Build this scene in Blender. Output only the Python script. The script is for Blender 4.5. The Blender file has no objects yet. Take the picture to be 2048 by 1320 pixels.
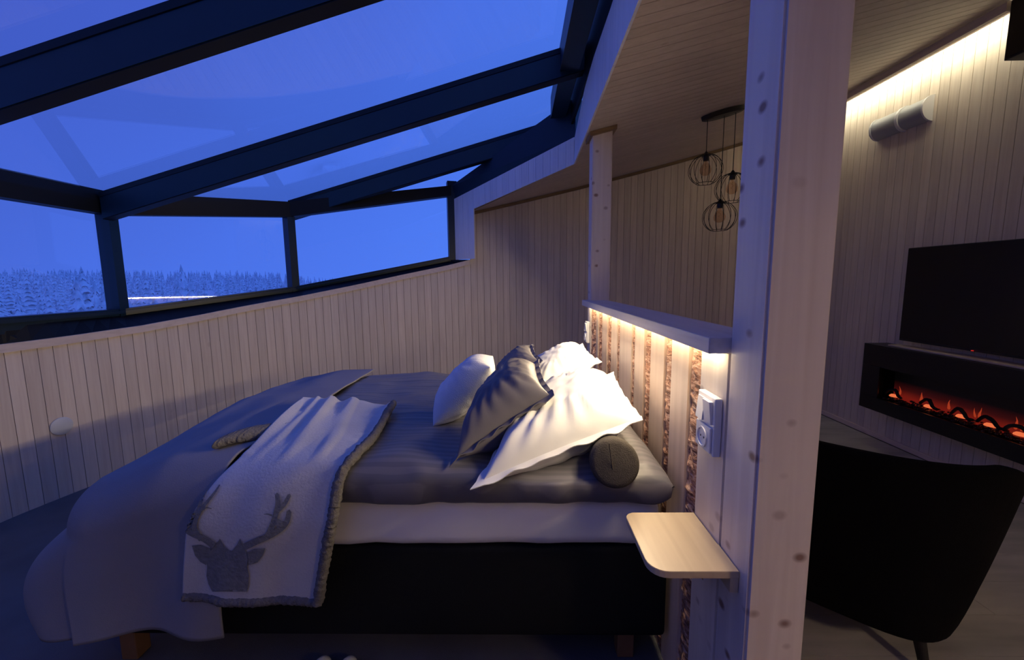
import bpy, bmesh, math, random
from mathutils import Vector, Matrix, noise
from mathutils.bvhtree import BVHTree
from mathutils.geometry import delaunay_2d_cdt
random.seed(7)
S = bpy.context.scene
C = S.collection
H = 1.40                      # eye height above the floor
F = 815.0                     # focal length in pixels of a 2048 px wide frame

# ------------------------------------------------------------------ camera
k_ = (F*F + 13*71)/98.0
Yc = Vector((13, 98, -F)).normalized()
Zc = Vector((-71, k_, F)).normalized()
Xc = Yc.cross(Zc).normalized()
R3 = Matrix((Xc, Yc, Zc))
cam = bpy.data.cameras.new('camera'); camo = bpy.data.objects.new('camera', cam); C.objects.link(camo)
camo.matrix_world = Matrix.Translation((0, 0, H)) @ R3.to_4x4()
cam.sensor_width = 36; cam.sensor_fit = 'HORIZONTAL'; cam.lens = F/2048*36
cam.clip_start = 0.02; cam.clip_end = 2000
S.camera = camo
EYE = Vector((0, 0, H))

# ------------------------------------------------------------------ world, light, exposure
S.view_settings.view_transform = 'Standard'; S.view_settings.look = 'None'
S.view_settings.gamma = 1; S.view_settings.exposure = 0.0
S.view_settings.use_curve_mapping = False
W = bpy.data.worlds.new('dusk_sky'); S.world = W; W.use_nodes = True
nt = W.node_tree; nt.nodes.clear()
wo = nt.nodes.new('ShaderNodeOutputWorld'); wb = nt.nodes.new('ShaderNodeBackground')
tc = nt.nodes.new('ShaderNodeTexCoord'); sx = nt.nodes.new('ShaderNodeSeparateXYZ')
rp = nt.nodes.new('ShaderNodeValToRGB'); nz = nt.nodes.new('ShaderNodeTexNoise')
nz.inputs['Scale'].default_value = 2.2; nz.inputs['Detail'].default_value = 2
ma = nt.nodes.new('ShaderNodeMath'); ma.operation = 'MULTIPLY_ADD'
ma.inputs[1].default_value = 0.10
nt.links.new(tc.outputs['Generated'], sx.inputs[0]); nt.links.new(tc.outputs['Generated'], nz.inputs['Vector'])
dp_ = nt.nodes.new('ShaderNodeVectorMath'); dp_.operation = 'DOT_PRODUCT'; dp_.inputs[1].default_value = (-0.5, 0, 0.5)
nt.links.new(tc.outputs['Generated'], dp_.inputs[0])
nt.links.new(nz.outputs['Fac'], ma.inputs[0]); nt.links.new(dp_.outputs['Value'], ma.inputs[2])
nt.links.new(ma.outputs[0], rp.inputs[0])
e = rp.color_ramp.elements
e[0].position = 0.17; e[0].color = (0.082, 0.215, 0.93, 1)
e[1].position = 0.72; e[1].color = (0.056, 0.088, 0.52, 1)
el = e.new(0.38); el.color = (0.074, 0.180, 0.83, 1)
el = e.new(0.50); el.color = (0.067, 0.145, 0.69, 1)
nt.links.new(rp.outputs[0], wb.inputs[0]); wb.inputs[1].default_value = 1.0
nt.links.new(wb.outputs[0], wo.inputs[0])

def area(name, loc, sxy, rot, col, power, spread=180):
    l = bpy.data.lights.new(name, 'AREA'); l.shape = 'RECTANGLE'; l.size, l.size_y = sxy
    l.color = col; l.energy = power; l.spread = math.radians(spread)
    o = bpy.data.objects.new(name, l); C.objects.link(o); o.location = loc; o.rotation_euler = rot
    return o
LEDW = 19.5
# warm strip in an angled profile under the headboard shelf (tilted towards the bed)
area('shelf_led_light', (0.484, 2.02, H-0.194), (0.008, 2.0), (0, math.radians(70), 0), (1, .79, .50), LEDW)
# neutral strip under the beam on the television wall
area('beam_led_light', (2.985, 3.43, H+1.609), (0.010, 2.3), (0, math.radians(-78), 0), (.99, 1, .76), 5.8)
# warm fill lamp added out of view behind the camera
pl = bpy.data.lights.new('fill_lamp_light', 'POINT'); pl.color = (1, .70, .44); pl.energy = 32; pl.shadow_soft_size = .12
plo = bpy.data.objects.new('fill_lamp_light', pl); C.objects.link(plo); plo.location = (1.9, -.8, H+.30)

# ------------------------------------------------------------------ helpers
def ray(px, py):
    return (R3 @ Vector((px-1024, 660-py, -F)))
def at(px, py, X=None, Y=None, Z=None):
    """pixel + one known world coordinate -> world point (Z is relative to the eye)"""
    d = ray(px, py)
    if Y is not None: t = Y/d.y
    elif X is not None: t = X/d.x
    else: t = Z/d.z
    return EYE + d*t
def obj(name, me, m=None, parent=None):
    if isinstance(me, bmesh.types.BMesh):
        b = me; me = bpy.data.meshes.new(name); b.normal_update(); b.to_mesh(me); b.free()
    o = bpy.data.objects.new(name, me); C.objects.link(o)
    if m and not me.materials: me.materials.append(m)
    if parent: o.parent = parent
    return o
def empty(name, loc=(0, 0, 0)):
    o = bpy.data.objects.new(name, None); C.objects.link(o); o.location = loc; o.empty_display_size = .05
    return o
def tag(o, label, cat, group=None):
    o['label'] = label; o['category'] = cat
    if group: o['group'] = group
    return o
def struct(o, label=None):
    o['kind'] = 'structure'
    if label: o['label'] = label
    return o
def keep(o, parent):
    """parent without moving (parent empties may sit away from the origin)"""
    o.parent = parent; o.matrix_parent_inverse = Matrix.Translation(-Vector(parent.location))
    return o
def smooth(o, ang=40):
    for p in o.data.polygons: p.use_smooth = True
    try:
        o.data.set_sharp_from_angle(angle=math.radians(ang))
    except Exception: pass
    return o
def box_bm(x0, x1, y0, y1, z0, z1, bev=0, seg=2, bm=None):
    b = bm or bmesh.new()
    vs = [b.verts.new((x, y, z)) for x in (x0, x1) for y in (y0, y1) for z in (z0, z1)]
    idx = [(0, 1, 3, 2), (4, 6, 7, 5), (0, 4, 5, 1), (2, 3, 7, 6), (0, 2, 6, 4), (1, 5, 7, 3)]
    fs = [b.faces.new([vs[i] for i in f]) for f in idx]
    if bev:
        ed = list({e for f in fs for e in f.edges})
        bmesh.ops.bevel(b, geom=ed, offset=bev, segments=seg, affect='EDGES', profile=.5)
    return b
def hexa(P, bm=None):
    """8 points: bottom ring a b c d, top ring a b c d"""
    b = bm or bmesh.new()
    v = [b.verts.new(p) for p in P]
    for f in ((3, 2, 1, 0), (4, 5, 6, 7), (0, 1, 5, 4), (1, 2, 6, 5), (2, 3, 7, 6), (3, 0, 4, 7)):
        b.faces.new([v[i] for i in f])
    bmesh.ops.recalc_face_normals(b, faces=b.faces)
    return b
def prism(poly, z0, z1, bev=0, bm=None):
    b = bm or bmesh.new(); n = len(poly)
    lo = [b.verts.new((p[0], p[1], z0)) for p in poly]; hi = [b.verts.new((p[0], p[1], z1)) for p in poly]
    fs = [b.faces.new(lo[::-1]), b.faces.new(hi)] + [b.faces.new((lo[i], lo[(i+1) % n], hi[(i+1) % n], hi[i])) for i in range(n)]
    bmesh.ops.recalc_face_normals(b, faces=fs)
    if bev: bmesh.ops.bevel(b, geom=list(b.edges), offset=bev, segments=2, affect='EDGES')
    return b
def beam(p, q, wv, hv, bm=None):
    """box swept from p to q, spanned by vectors wv and hv"""
    p = Vector(p); q = Vector(q); wv = Vector(wv); hv = Vector(hv)
    return hexa([p, p+wv, q+wv, q, p+hv, p+wv+hv, q+wv+hv, q+hv], bm)
def tube(pts, r, n=8, bm=None, closed=False, cap=True, rr=None):
    b = bm or bmesh.new(); pts = [Vector(p) for p in pts]; rings = []; N = len(pts)
    up = Vector((0.13, 0.21, 1)).normalized()
    for i, p in enumerate(pts):
        a = pts[(i-1) % N] if (closed or i > 0) else pts[i]
        c = pts[(i+1) % N] if (closed or i < N-1) else pts[i]
        t = (c-a).normalized()
        u = t.cross(up)
        if u.length < .1: u = t.cross(Vector((1, 0, 0)))
        u.normalize(); w = t.cross(u)
        rad = rr(i, 0) if rr else r
        ring = []
        for k in range(n):
            a_ = 2*math.pi*k/n
            q = (rr(i, k) if rr else r)
            ring.append(b.verts.new(p + (u*math.cos(a_)+w*math.sin(a_))*q))
        rings.append(ring)
    M = N if closed else N-1
    for i in range(M):
        A = rings[i]; B = rings[(i+1) % N]
        for k in range(n): b.faces.new((A[k], A[(k+1) % n], B[(k+1) % n], B[k]))
    if cap and not closed:
        b.faces.new(rings[0][::-1]); b.faces.new(rings[-1])
    bmesh.ops.recalc_face_normals(b, faces=b.faces)
    return b
def lathe(prof, n=24, bm=None, mat=None):
    b = bm or bmesh.new(); rings = []
    for r, z in prof:
        if r < 1e-5: rings.append([b.verts.new((0, 0, z))])
        else: rings.append([b.verts.new((r*math.cos(2*math.pi*k/n), r*math.sin(2*math.pi*k/n), z)) for k in range(n)])
    for A, B in zip(rings, rings[1:]):
        for k in range(n):
            a = [A[k % len(A)], A[(k+1) % len(A)], B[(k+1) % len(B)], B[k % len(B)]]
            a = list(dict.fromkeys(a))
            if len(a) > 2: b.faces.new(a)
    bmesh.ops.recalc_face_normals(b, faces=b.faces)
    if mat: bmesh.ops.transform(b, matrix=mat, verts=b.verts)
    return b
def grid(fn, nu, nv, closed_u=False):
    b = bmesh.new(); V = [[b.verts.new(fn(i/nu, j/nv)) for j in range(nv+1)] for i in range(nu+1)]
    for i in range(nu):
        for j in range(nv): b.faces.new((V[i][j], V[i+1][j], V[i+1][j+1], V[i][j+1]))
    return b
def nz3(p, s=1.0): return noise.noise(Vector(p)*s)
def lerp(a, b, t): return a+(b-a)*t
def interp(x, tab):
    if x <= tab[0][0]: return tab[0][1]
    for (a, va), (b, vb) in zip(tab, tab[1:]):
        if x <= b: return va+(vb-va)*(x-a)/(b-a)
    return tab[-1][1]
def crom(P, t):
    n = len(P)-1; f = min(max(t, 0), .99999)*n; i = int(f); f -= i
    p0 = P[max(i-1, 0)]; p1 = P[i]; p2 = P[i+1]; p3 = P[min(i+2, n)]
    return .5*((2*p1)+(p2-p0)*f+(2*p0-5*p1+4*p2-p3)*f*f+(3*p1-p0-3*p2+p3)*f**3)

# ------------------------------------------------------------------ materials
def nodes(name):
    m = bpy.data.materials.new(name); m.use_nodes = True; t = m.node_tree
    return m, t, t.nodes['Principled BSDF']
def plain(name, col, rough=.5, metal=0, spec=.5, bump=0, bscale=80, sheen=0, var=0, vscale=8):
    m, t, p = nodes(name)
    p.inputs['Base Color'].default_value = (*col, 1); p.inputs['Roughness'].default_value = rough
    p.inputs['Metallic'].default_value = metal; p.inputs['Specular IOR Level'].default_value = spec
    if sheen: p.inputs['Sheen Weight'].default_value = sheen; p.inputs['Sheen Roughness'].default_value = .4
    tc = t.nodes.new('ShaderNodeTexCoord')
    if var:
        n = t.nodes.new('ShaderNodeTexNoise'); n.inputs['Scale'].default_value = vscale; n.inputs['Detail'].default_value = 5
        r = t.nodes.new('ShaderNodeMix'); r.data_type = 'RGBA'
        r.inputs[6].default_value = (*[c*(1-var) for c in col], 1); r.inputs[7].default_value = (*[min(1, c*(1+var)) for c in col], 1)
        t.links.new(tc.outputs['Object'], n.inputs['Vector']); t.links.new(n.outputs['Fac'], r.inputs[0]); t.links.new(r.outputs[2], p.inputs['Base Color'])
    if bump:
        n = t.nodes.new('ShaderNodeTexNoise'); n.inputs['Scale'].default_value = bscale; n.inputs['Detail'].default_value = 4
        b = t.nodes.new('ShaderNodeBump'); b.inputs['Strength'].default_value = bump; b.inputs['Distance'].default_value = .004
        t.links.new(tc.outputs['Object'], n.inputs['Vector']); t.links.new(n.outputs['Fac'], b.inputs['Height']); t.links.new(b.outputs[0], p.inputs['Normal'])
    return m
def wood(name, light, dark, knotc, axis='Z', knots=1.0, fine=60, rough=.6, tone=.10, kscale=3.2, kw=.11, kz=.55):
    m, t, p = nodes(name); N = t.nodes; L = t.links
    tc = N.new('ShaderNodeTexCoord'); oi = N.new('ShaderNodeObjectInfo')
    off = N.new('ShaderNodeVectorMath'); off.operation = 'SCALE'; off.inputs[0].default_value = (13.7, 7.3, 21.1)
    L.new(oi.outputs['Random'], off.inputs['Scale'])
    add = N.new('ShaderNodeVectorMath'); add.operation = 'ADD'; L.new(tc.outputs['Object'], add.inputs[0]); L.new(off.outputs[0], add.inputs[1])
    sc = {'Z': (1, 1, .045), 'X': (.045, 1, 1), 'Y': (1, .045, 1)}[axis]
    mp = N.new('ShaderNodeVectorMath'); mp.operation = 'MULTIPLY'; mp.inputs[1].default_value = sc; L.new(add.outputs[0], mp.inputs[0])
    g = N.new('ShaderNodeTexNoise'); g.inputs['Scale'].default_value = fine; g.inputs['Detail'].default_value = 4; g.inputs['Distortion'].default_value = .6
    L.new(mp.outputs[0], g.inputs['Vector'])
    r = N.new('ShaderNodeValToRGB'); r.color_ramp.elements[0].position = .32; r.color_ramp.elements[1].position = .62
    r.color_ramp.elements[0].color = (*dark, 1); r.color_ramp.elements[1].color = (*light, 1); L.new(g.outputs['Fac'], r.inputs[0])
    # knots
    sk = {'Z': (1, 1, kz), 'X': (.55, 1, 1), 'Y': (1, .55, 1)}[axis]
    mk = N.new('ShaderNodeVectorMath'); mk.operation = 'MULTIPLY'; mk.inputs[1].default_value = sk; L.new(add.outputs[0], mk.inputs[0])
    v = N.new('ShaderNodeTexVoronoi'); v.inputs['Scale'].default_value = kscale; L.new(mk.outputs[0], v.inputs['Vector'])
    kr = N.new('ShaderNodeValToRGB'); kr.color_ramp.elements[0].position = kw*.45; kr.color_ramp.elements[1].position = kw
    kr.color_ramp.elements[0].color = (knots,)*3+(1,); kr.color_ramp.elements[1].color = (0, 0, 0, 1); L.new(v.outputs['Distance'], kr.inputs[0])
    vs_ = N.new('ShaderNodeSeparateColor'); L.new(v.outputs['Color'], vs_.inputs[0])
    gt = N.new('ShaderNodeMapRange'); gt.inputs['From Min'].default_value = .25; gt.inputs['From Max'].default_value = .6; L.new(vs_.outputs[0], gt.inputs['Value'])
    km = N.new('ShaderNodeMath'); km.operation = 'MULTIPLY'; L.new(kr.outputs[0], km.inputs[0]); L.new(gt.outputs[0], km.inputs[1])
    mx = N.new('ShaderNodeMix'); mx.data_type = 'RGBA'; L.new(km.outputs[0], mx.inputs[0]); L.new(r.outputs[0], mx.inputs[6]); mx.inputs[7].default_value = (*knotc, 1)
    hs = N.new('ShaderNodeHueSaturation'); L.new(mx.outputs[2], hs.inputs['Color'])
    mr = N.new('ShaderNodeMapRange'); mr.inputs['To Min'].default_value = 1-tone; mr.inputs['To Max'].default_value = 1+tone
    L.new(oi.outputs['Random'], mr.inputs['Value']); L.new(mr.outputs[0], hs.inputs['Value'])
    L.new(hs.outputs[0], p.inputs['Base Color']); p.inputs['Roughness'].default_value = rough
    b = N.new('ShaderNodeBump'); b.inputs['Strength'].default_value = .15; b.inputs['Distance'].default_value = .002
    L.new(g.outputs['Fac'], b.inputs['Height']); L.new(b.outputs[0], p.inputs['Normal'])
    return m
PINE_L, PINE_D, KNOT = (.80, .69, .56), (.72, .60, .48), (.26, .15, .10)
M_board = wood('pine_board', PINE_L, PINE_D, KNOT, 'Z', .8, 50, .6, .07, 3.0, .05)
M_ceil = wood('ceiling_board', (.68, .56, .48), (.60, .49, .41), (.28, .17, .11), 'X', .6, 50, .45, .05, 3.0, .05)
M_jamb = wood('white_glazed_board', (.86, .86, .87), (.78, .78, .80), KNOT, 'Z', .3, 50, .6, .03)
M_trim = wood('pine_trim', (.74, .62, .53), (.66, .54, .45), KNOT, 'Y', .3, 40, .5, .04)
M_ctrim = wood('ceiling_trim', (.26, .17, .08), (.2, .13, .06), KNOT, 'X', .3, 40, .5, .04)
M_post = wood('post_pine', (.80, .72, .64), (.71, .62, .54), (.20, .08, .045), 'Z', .85, 26, .5, .02, 10.0, .20, 1.3)
M_shelf = wood('shelf_pine', (.74, .70, .69), (.66, .61, .59), (.3, .2, .15), 'Y', .2, 30, .5, .02)
M_plank = wood('birch_plank', (.68, .53, .42), (.58, .44, .34), (.14, .07, .04), 'Z', .8, 22, .45, .08, 2.2, .05)
M_table = wood('table_birch', (.62, .50, .33), (.55, .43, .28), (.4, .26, .15), 'Y', .2, 30, .35, .01)
M_groove = plain('groove_backing', (.26, .15, .07), .9)
M_frame = plain('window_frame_metal', (.002, .020, .040), .42, 0, .45, var=.15)
M_frame2 = plain('dark_bead', (.0035, .005, .007), .55, 0, .3)
M_pale = plain('pale_sealing_strip', (.5, .48, .5), .6)
M_white = plain('white_plastic', (.80, .80, .80), .35)
M_whitem = plain('white_lamp_metal', (.62, .64, .64), .45)
M_black = plain('black_metal', (.010, .010, .010), .45)
M_tv = plain('tv_glass', (.002, .002, .003), .25)
M_blackf = plain('black_fabric', (.0035, .0035, .004), .95, 0, .1, bump=.5, bscale=400)
M_chairleg = plain('black_wood', (.006, .005, .005), .6)
M_box = plain('bed_base_fabric', (.010, .011, .012), .95, 0, .15, bump=.5, bscale=500)
M_leg = plain('bed_leg_wood', (.22, .12, .06), .5, var=.2, vscale=20)
M_sheet = plain('white_sheet', (.88, .87, .86), .8, 0, .2, bump=.15, bscale=40)
M_pil = plain('white_cotton', (.74, .74, .74), .8, 0, .2, bump=.12, bscale=30)
M_cush = plain('light_linen', (.78, .79, .80), .9, 0, .1, bump=.5, bscale=260)
M_bol = plain('bolster_felt', (.075, .066, .056), .95, 0, .1, bump=.6, bscale=300, var=.25, vscale=60)
M_spread = plain('bedspread_cotton', (.28, .27, .29), .9, 0, .15, bump=.2, bscale=300, var=.08, vscale=3)
M_velvet = plain('throw_velvet', (.56, .55, .55), .55, 0, .4, bump=.35, bscale=120, sheen=.5, var=.16, vscale=7)
M_sherpa = plain('sherpa', (.17, .16, .155), .95, 0, .1, bump=1, bscale=160, var=.35, vscale=90)
M_deer = plain('embossed_velvet', (.20, .205, .21), .85, 0, .2, bump=.9, bscale=90, var=.3, vscale=60)
M_slip = plain('white_terry', (.6, .6, .62), .95, bump=.5, bscale=200)
M_bulbcap = plain('bulb_socket', (.008, .008, .008), .5)
M_wire = plain('cage_wire', (.020, .018, .012), .4, .6)
M_snow = plain('snow', (.85, .87, .9), .9)

def duvet_mat():
    m, t, p = nodes('satin_stripe'); N = t.nodes; L = t.links
    tc = N.new('ShaderNodeTexCoord'); w = N.new('ShaderNodeTexWave'); w.wave_type = 'BANDS'; w.bands_direction = 'Y'
    w.inputs['Scale'].default_value = 9; w.inputs['Distortion'].default_value = .5; w.inputs['Detail'].default_value = 1
    L.new(tc.outputs['Object'], w.inputs['Vector'])
    r = N.new('ShaderNodeValToRGB'); r.color_ramp.elements[0].position = .42; r.color_ramp.elements[1].position = .58
    r.color_ramp.elements[0].color = (.125, .120, .135, 1); r.color_ramp.elements[1].color = (.165, .155, .170, 1)
    L.new(w.outputs['Fac'], r.inputs[0]); L.new(r.outputs[0], p.inputs['Base Color'])
    p.inputs['Roughness'].default_value = .42; p.inputs['Specular IOR Level'].default_value = .45
    n = N.new('ShaderNodeTexNoise'); n.inputs['Scale'].default_value = 9; n.inputs['Detail'].default_value = 3
    b = N.new('ShaderNodeBump'); b.inputs['Strength'].default_value = .25; b.inputs['Distance'].default_value = .01
    L.new(tc.outputs['Object'], n.inputs['Vector']); L.new(n.outputs['Fac'], b.inputs['Height']); L.new(b.outputs[0], p.inputs['Normal'])
    return m
M_duvet = duvet_mat()
M_greyp = plain('grey_satin', (.135, .125, .14), .48, 0, .4, bump=.15, bscale=30)

def glass_mat(name='clear_glass', tint=(.97, .98, 1), rmax=.85):
    m = bpy.data.materials.new(name); m.use_nodes = True; t = m.node_tree; N = t.nodes; L = t.links; N.clear()
    o = N.new('ShaderNodeOutputMaterial'); mix = N.new('ShaderNodeMixShader'); tr = N.new('ShaderNodeBsdfTransparent'); gl = N.new('ShaderNodeBsdfGlossy')
    tr.inputs[0].default_value = (*tint, 1); gl.inputs['Roughness'].default_value = .015; gl.inputs[0].default_value = (1, 1, 1, 1)
    lw = N.new('ShaderNodeLayerWeight'); lw.inputs['Blend'].default_value = .5
    pw = N.new('ShaderNodeMath'); pw.operation = 'POWER'; pw.inputs[1].default_value = 4.5
    ml = N.new('ShaderNodeMath'); ml.operation = 'MULTIPLY_ADD'; ml.inputs[1].default_value = rmax; ml.inputs[2].default_value = .022
    L.new(lw.outputs['Facing'], pw.inputs[0]); L.new(pw.outputs[0], ml.inputs[0]); L.new(ml.outputs[0], mix.inputs[0])
    L.new(tr.outputs[0], mix.inputs[1]); L.new(gl.outputs[0], mix.inputs[2]); L.new(mix.outputs[0], o.inputs[0])
    return m
M_glass = glass_mat()
M_amber = glass_mat('amber_glass', (.93, .80, .70), .9)

def emit(name, col, s):
    m, t, p = nodes(name); p.inputs['Base Color'].default_value = (0, 0, 0, 1)
    p.inputs['Emission Color'].default_value = (*col, 1); p.inputs['Emission Strength'].default_value = s
    return m
M_led = emit('warm_led', (1, .80, .50), 30)
M_led2 = emit('white_led', (1, .95, .80), 5)

def bark_mat():
    m, t, p = nodes('birch_bark'); N = t.nodes; L = t.links
    tc = N.new('ShaderNodeTexCoord'); mp = N.new('ShaderNodeVectorMath'); mp.operation = 'MULTIPLY'; mp.inputs[1].default_value = (1, 1, 3.5)
    L.new(tc.outputs['Object'], mp.inputs[0])
    n = N.new('ShaderNodeTexNoise'); n.inputs['Scale'].default_value = 22; n.inputs['Detail'].default_value = 6; n.inputs['Roughness'].default_value = .7; n.inputs['Distortion'].default_value = 1.2
    L.new(mp.outputs[0], n.inputs['Vector'])
    r = N.new('ShaderNodeValToRGB'); e = r.color_ramp.elements
    e[0].position = .36; e[0].color = (.09, .035, .02, 1); e[1].position = .66; e[1].color = (.78, .58, .45, 1)
    x = e.new(.46); x.color = (.34, .15, .085, 1); x = e.new(.54); x.color = (.58, .33, .21, 1)
    L.new(n.outputs['Fac'], r.inputs[0]); L.new(r.outputs[0], p.inputs['Base Color']); p.inputs['Roughness'].default_value = .6
    b = N.new('ShaderNodeBump'); b.inputs['Strength'].default_value = .8; b.inputs['Distance'].default_value = .01
    L.new(n.outputs['Fac'], b.inputs['Height']); L.new(b.outputs[0], p.inputs['Normal'])
    return m
M_bark = bark_mat()

# ------------------------------------------------------------------ the curved wall line (X, Y)
WL = [(-3.10, -3.0), (-3.10, 1.2), (-3.10, 2.0), (-3.065, 2.409), (-2.867, 3.108), (-2.49, 3.729), (-1.917, 4.184), (-1.239, 4.471),
      (-.522, 4.650), (.207, 4.772), (.943, 4.844), (1.683, 4.845), (2.419, 4.776), (3.12, 4.66)]
CS, CC = .243, .893                       # ceiling plane z = CC + CS*x (relative to the eye)
def ceilz(x): return H+CC+CS*x
# smooth dense polyline of the wall
def dense():
    out = []
    P = [Vector((a, b, 0)) for a, b in WL]
    for i in range(2, len(P)-1):
        p0, p1, p2, p3 = P[i-1], P[i], P[i+1], P[min(i+2, len(P)-1)]
        for k in range(12):
            f = k/12
            out.append(.5*((2*p1)+(p2-p0)*f+(2*p0-5*p1+4*p2-p3)*f*f+(3*p1-p0-3*p2+p3)*f**3))
    out.append(P[-1]); return [Vector(WL[0]).to_3d(), Vector(WL[1]).to_3d()] + out
WD = dense()
cum = [0]
for a, b in zip(WD, WD[1:]): cum.append(cum[-1]+(b-a).length)
def wall_s(s):
    s = min(max(s, 0), cum[-1]-1e-6)
    lo = 0
    for i in range(len(cum)-1):
        if cum[i+1] >= s: lo = i; break
    f = (s-cum[lo])/(cum[lo+1]-cum[lo]); p = WD[lo].lerp(WD[lo+1], f); d = (WD[lo+1]-WD[lo]).normalized()
    return p, Vector((-d.y, d.x, 0))       # point, outward normal
def wall_at_u(u):
    """arc length where the wall has X/Y == u"""
    best = None
    for i in range(2, len(WD)-1):
        a, b = WD[i], WD[i+1]
        fa, fb = a.x-u*a.y, b.x-u*b.y
        if fa*fb <= 0 and a.y > .5: return cum[i]+(cum[i+1]-cum[i])*(fa/(fa-fb+1e-12))
    return None
def u_of_px(px, py=560):
    d = ray(px, py); return d.x/d.y
# height of the board tops under the window sill, along the wall
bt = [(0, 705), (67, 696), (158, 683), (286, 663), (400, 641), (492, 622), (600, 602), (707, 580), (811, 557), (889, 541), (941, 528)]
sill = []
for px, py in bt:
    s = wall_at_u(u_of_px(px, py)); p, n = wall_s(s)
    q = at(px, py, Y=p.y); sill.append((s, q.z))
sill.insert(0, (0, sill[0][1])); S_END = sill[-1][0]
def boardtop(s):
    if s <= S_END: return interp(s, sill)
    p, n = wall_s(s); return ceilz(p.x)-.005

# ------------------------------------------------------------------ room shell
flo = struct(obj('floor', box_bm(-3.4, 3.4, -3.2, 5.1, -.1, 0), None), 'grey wood-look laminate floor')
m, t, p = nodes('laminate'); N = t.nodes; L = t.links
tcx = N.new('ShaderNodeTexCoord'); mp = N.new('ShaderNodeVectorMath'); mp.operation = 'MULTIPLY'; mp.inputs[1].default_value = (.15, 1, 1)
L.new(tcx.outputs['Object'], mp.inputs[0]); n = N.new('ShaderNodeTexNoise'); n.inputs['Scale'].default_value = 9; n.inputs['Detail'].default_value = 6; L.new(mp.outputs[0], n.inputs['Vector'])
r = N.new('ShaderNodeValToRGB'); r.color_ramp.elements[0].color = (.30, .31, .29, 1); r.color_ramp.elements[1].color = (.56, .56, .52, 1); r.color_ramp.elements[0].position = .3; r.color_ramp.elements[1].position = .75
L.new(n.outputs['Fac'], r.inputs[0]); L.new(r.outputs[0], p.inputs['Base Color']); p.inputs['Roughness'].default_value = .55
M_lam = m
flo.data.materials.append(plain('subfloor', (.08, .07, .06), .9))
M_carpet = plain('dark_carpet', (.13, .13, .14), .95, 0, .1, bump=.6, bscale=300, var=.25, vscale=5)
# laminate planks where the floor can be seen (right half), each a part
k = 0
y = 1.0
while y < 4.9:
    xs = [.70]+[(.70+.35*((k*7) % 5)/5+1.2*i) for i in (1, 2)]+[3.10]
    xs = sorted(set(x for x in xs if x <= 3.10))
    for a, b in zip(xs, xs[1:]):
        if b-a > .05: obj('plank', box_bm(a+.0012, b-.0012, y+.0012, y+.1888, -.001, .004), M_lam, flo)
    y += .19; k += 1
for (a, b, c_, d) in ((-3.15, .70, -3.0, 4.9), (.70, 3.12, -3.0, 1.0)):
    obj('carpet' if a < 0 else 'laminate_field', box_bm(a, b-.0012, c_, d-.0012, -.001, .0035), M_carpet if a < 0 else M_lam, flo)

wl = struct(empty('wall_left')); wf = struct(empty('wall_far'))
WBD = .0742
SJ = S_END+.006
backs = {0: bmesh.new(), 1: bmesh.new()}
def wall_board(s0, s1, par):
    a, na = wall_s(s0+.0016); b, nb = wall_s(s1-.0016)
    z0 = 0.0; za, zb = boardtop((s0+s1)/2-.02 if False else s0+.003), boardtop(s1-.003)
    if s0 < S_END < s1: za = zb = ceilz(b.x)-.005
    t_ = .014
    b_ = hexa([(a.x, a.y, z0), (b.x, b.y, z0), (b.x+nb.x*t_, b.y+nb.y*t_, z0), (a.x+na.x*t_, a.y+na.y*t_, z0),
               (a.x, a.y, za), (b.x, b.y, zb), (b.x+nb.x*t_, b.y+nb.y*t_, zb), (a.x+na.x*t_, a.y+na.y*t_, za)])
    obj('board', b_, M_board, par)
s = S_END; lefts = []
start = wall_at_u(u_of_px(0))-.25
while s > start: lefts.append((s-WBD, s)); s -= WBD
SL = s
for a, b in lefts: wall_board(a, b, wl)
s = S_END
while s < cum[-1]-.02:
    wall_board(s, min(s+WBD, cum[-1]), wf); s += WBD
# plain backing behind the boards (dark grooves) and the unseen run of the left wall
def backing(s0, s1, par, mat, off=.009, thick=.06, n=60, name='backing'):
    bm = bmesh.new(); rings = []
    for i in range(n+1):
        s_ = lerp(s0, s1, i/n); p_, nn = wall_s(s_); zt = boardtop(s_)-.001
        rings.append([bm.verts.new((p_.x+nn.x*o, p_.y+nn.y*o, z)) for o, z in ((off, 0), (off+thick, 0), (off+thick, zt), (off, zt))])
    for A, B in zip(rings, rings[1:]):
        for k in range(4): bm.faces.new((A[k], A[(k+1) % 4], B[(k+1) % 4], B[k]))
    bm.faces.new(rings[0]); bm.faces.new(rings[-1][::-1]); bmesh.ops.recalc_face_normals(bm, faces=bm.faces)
    return obj(name, bm, mat, par)
backing(SL, S_END, wl, M_groove); backing(S_END+.002, cum[-1], wf, M_groove, n=50)
backing(0, SL, wl, M_board, off=0, name='panelling')
# sill strip on top of the boards
trs = bmesh.new(); rings = []
for i in range(71):
    s_ = lerp(0, S_END, i/70); p_, nn = wall_s(s_); z = boardtop(s_)
    rings.append([trs.verts.new((p_.x+nn.x*o, p_.y+nn.y*o, z+dz)) for o, dz in ((-.014, -.004), (.075, -.004), (.075, .048), (-.014, .048))])
for A, B in zip(rings, rings[1:]):
    for k in range(4): trs.faces.new((A[k], A[(k+1) % 4], B[(k+1) % 4], B[k]))
trs.faces.new(rings[0]); trs.faces.new(rings[-1][::-1]); bmesh.ops.recalc_face_normals(trs, faces=trs.faces)
struct(obj('trim_1', trs, M_trim), 'pale wooden strip along the sill under the windows')
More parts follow.
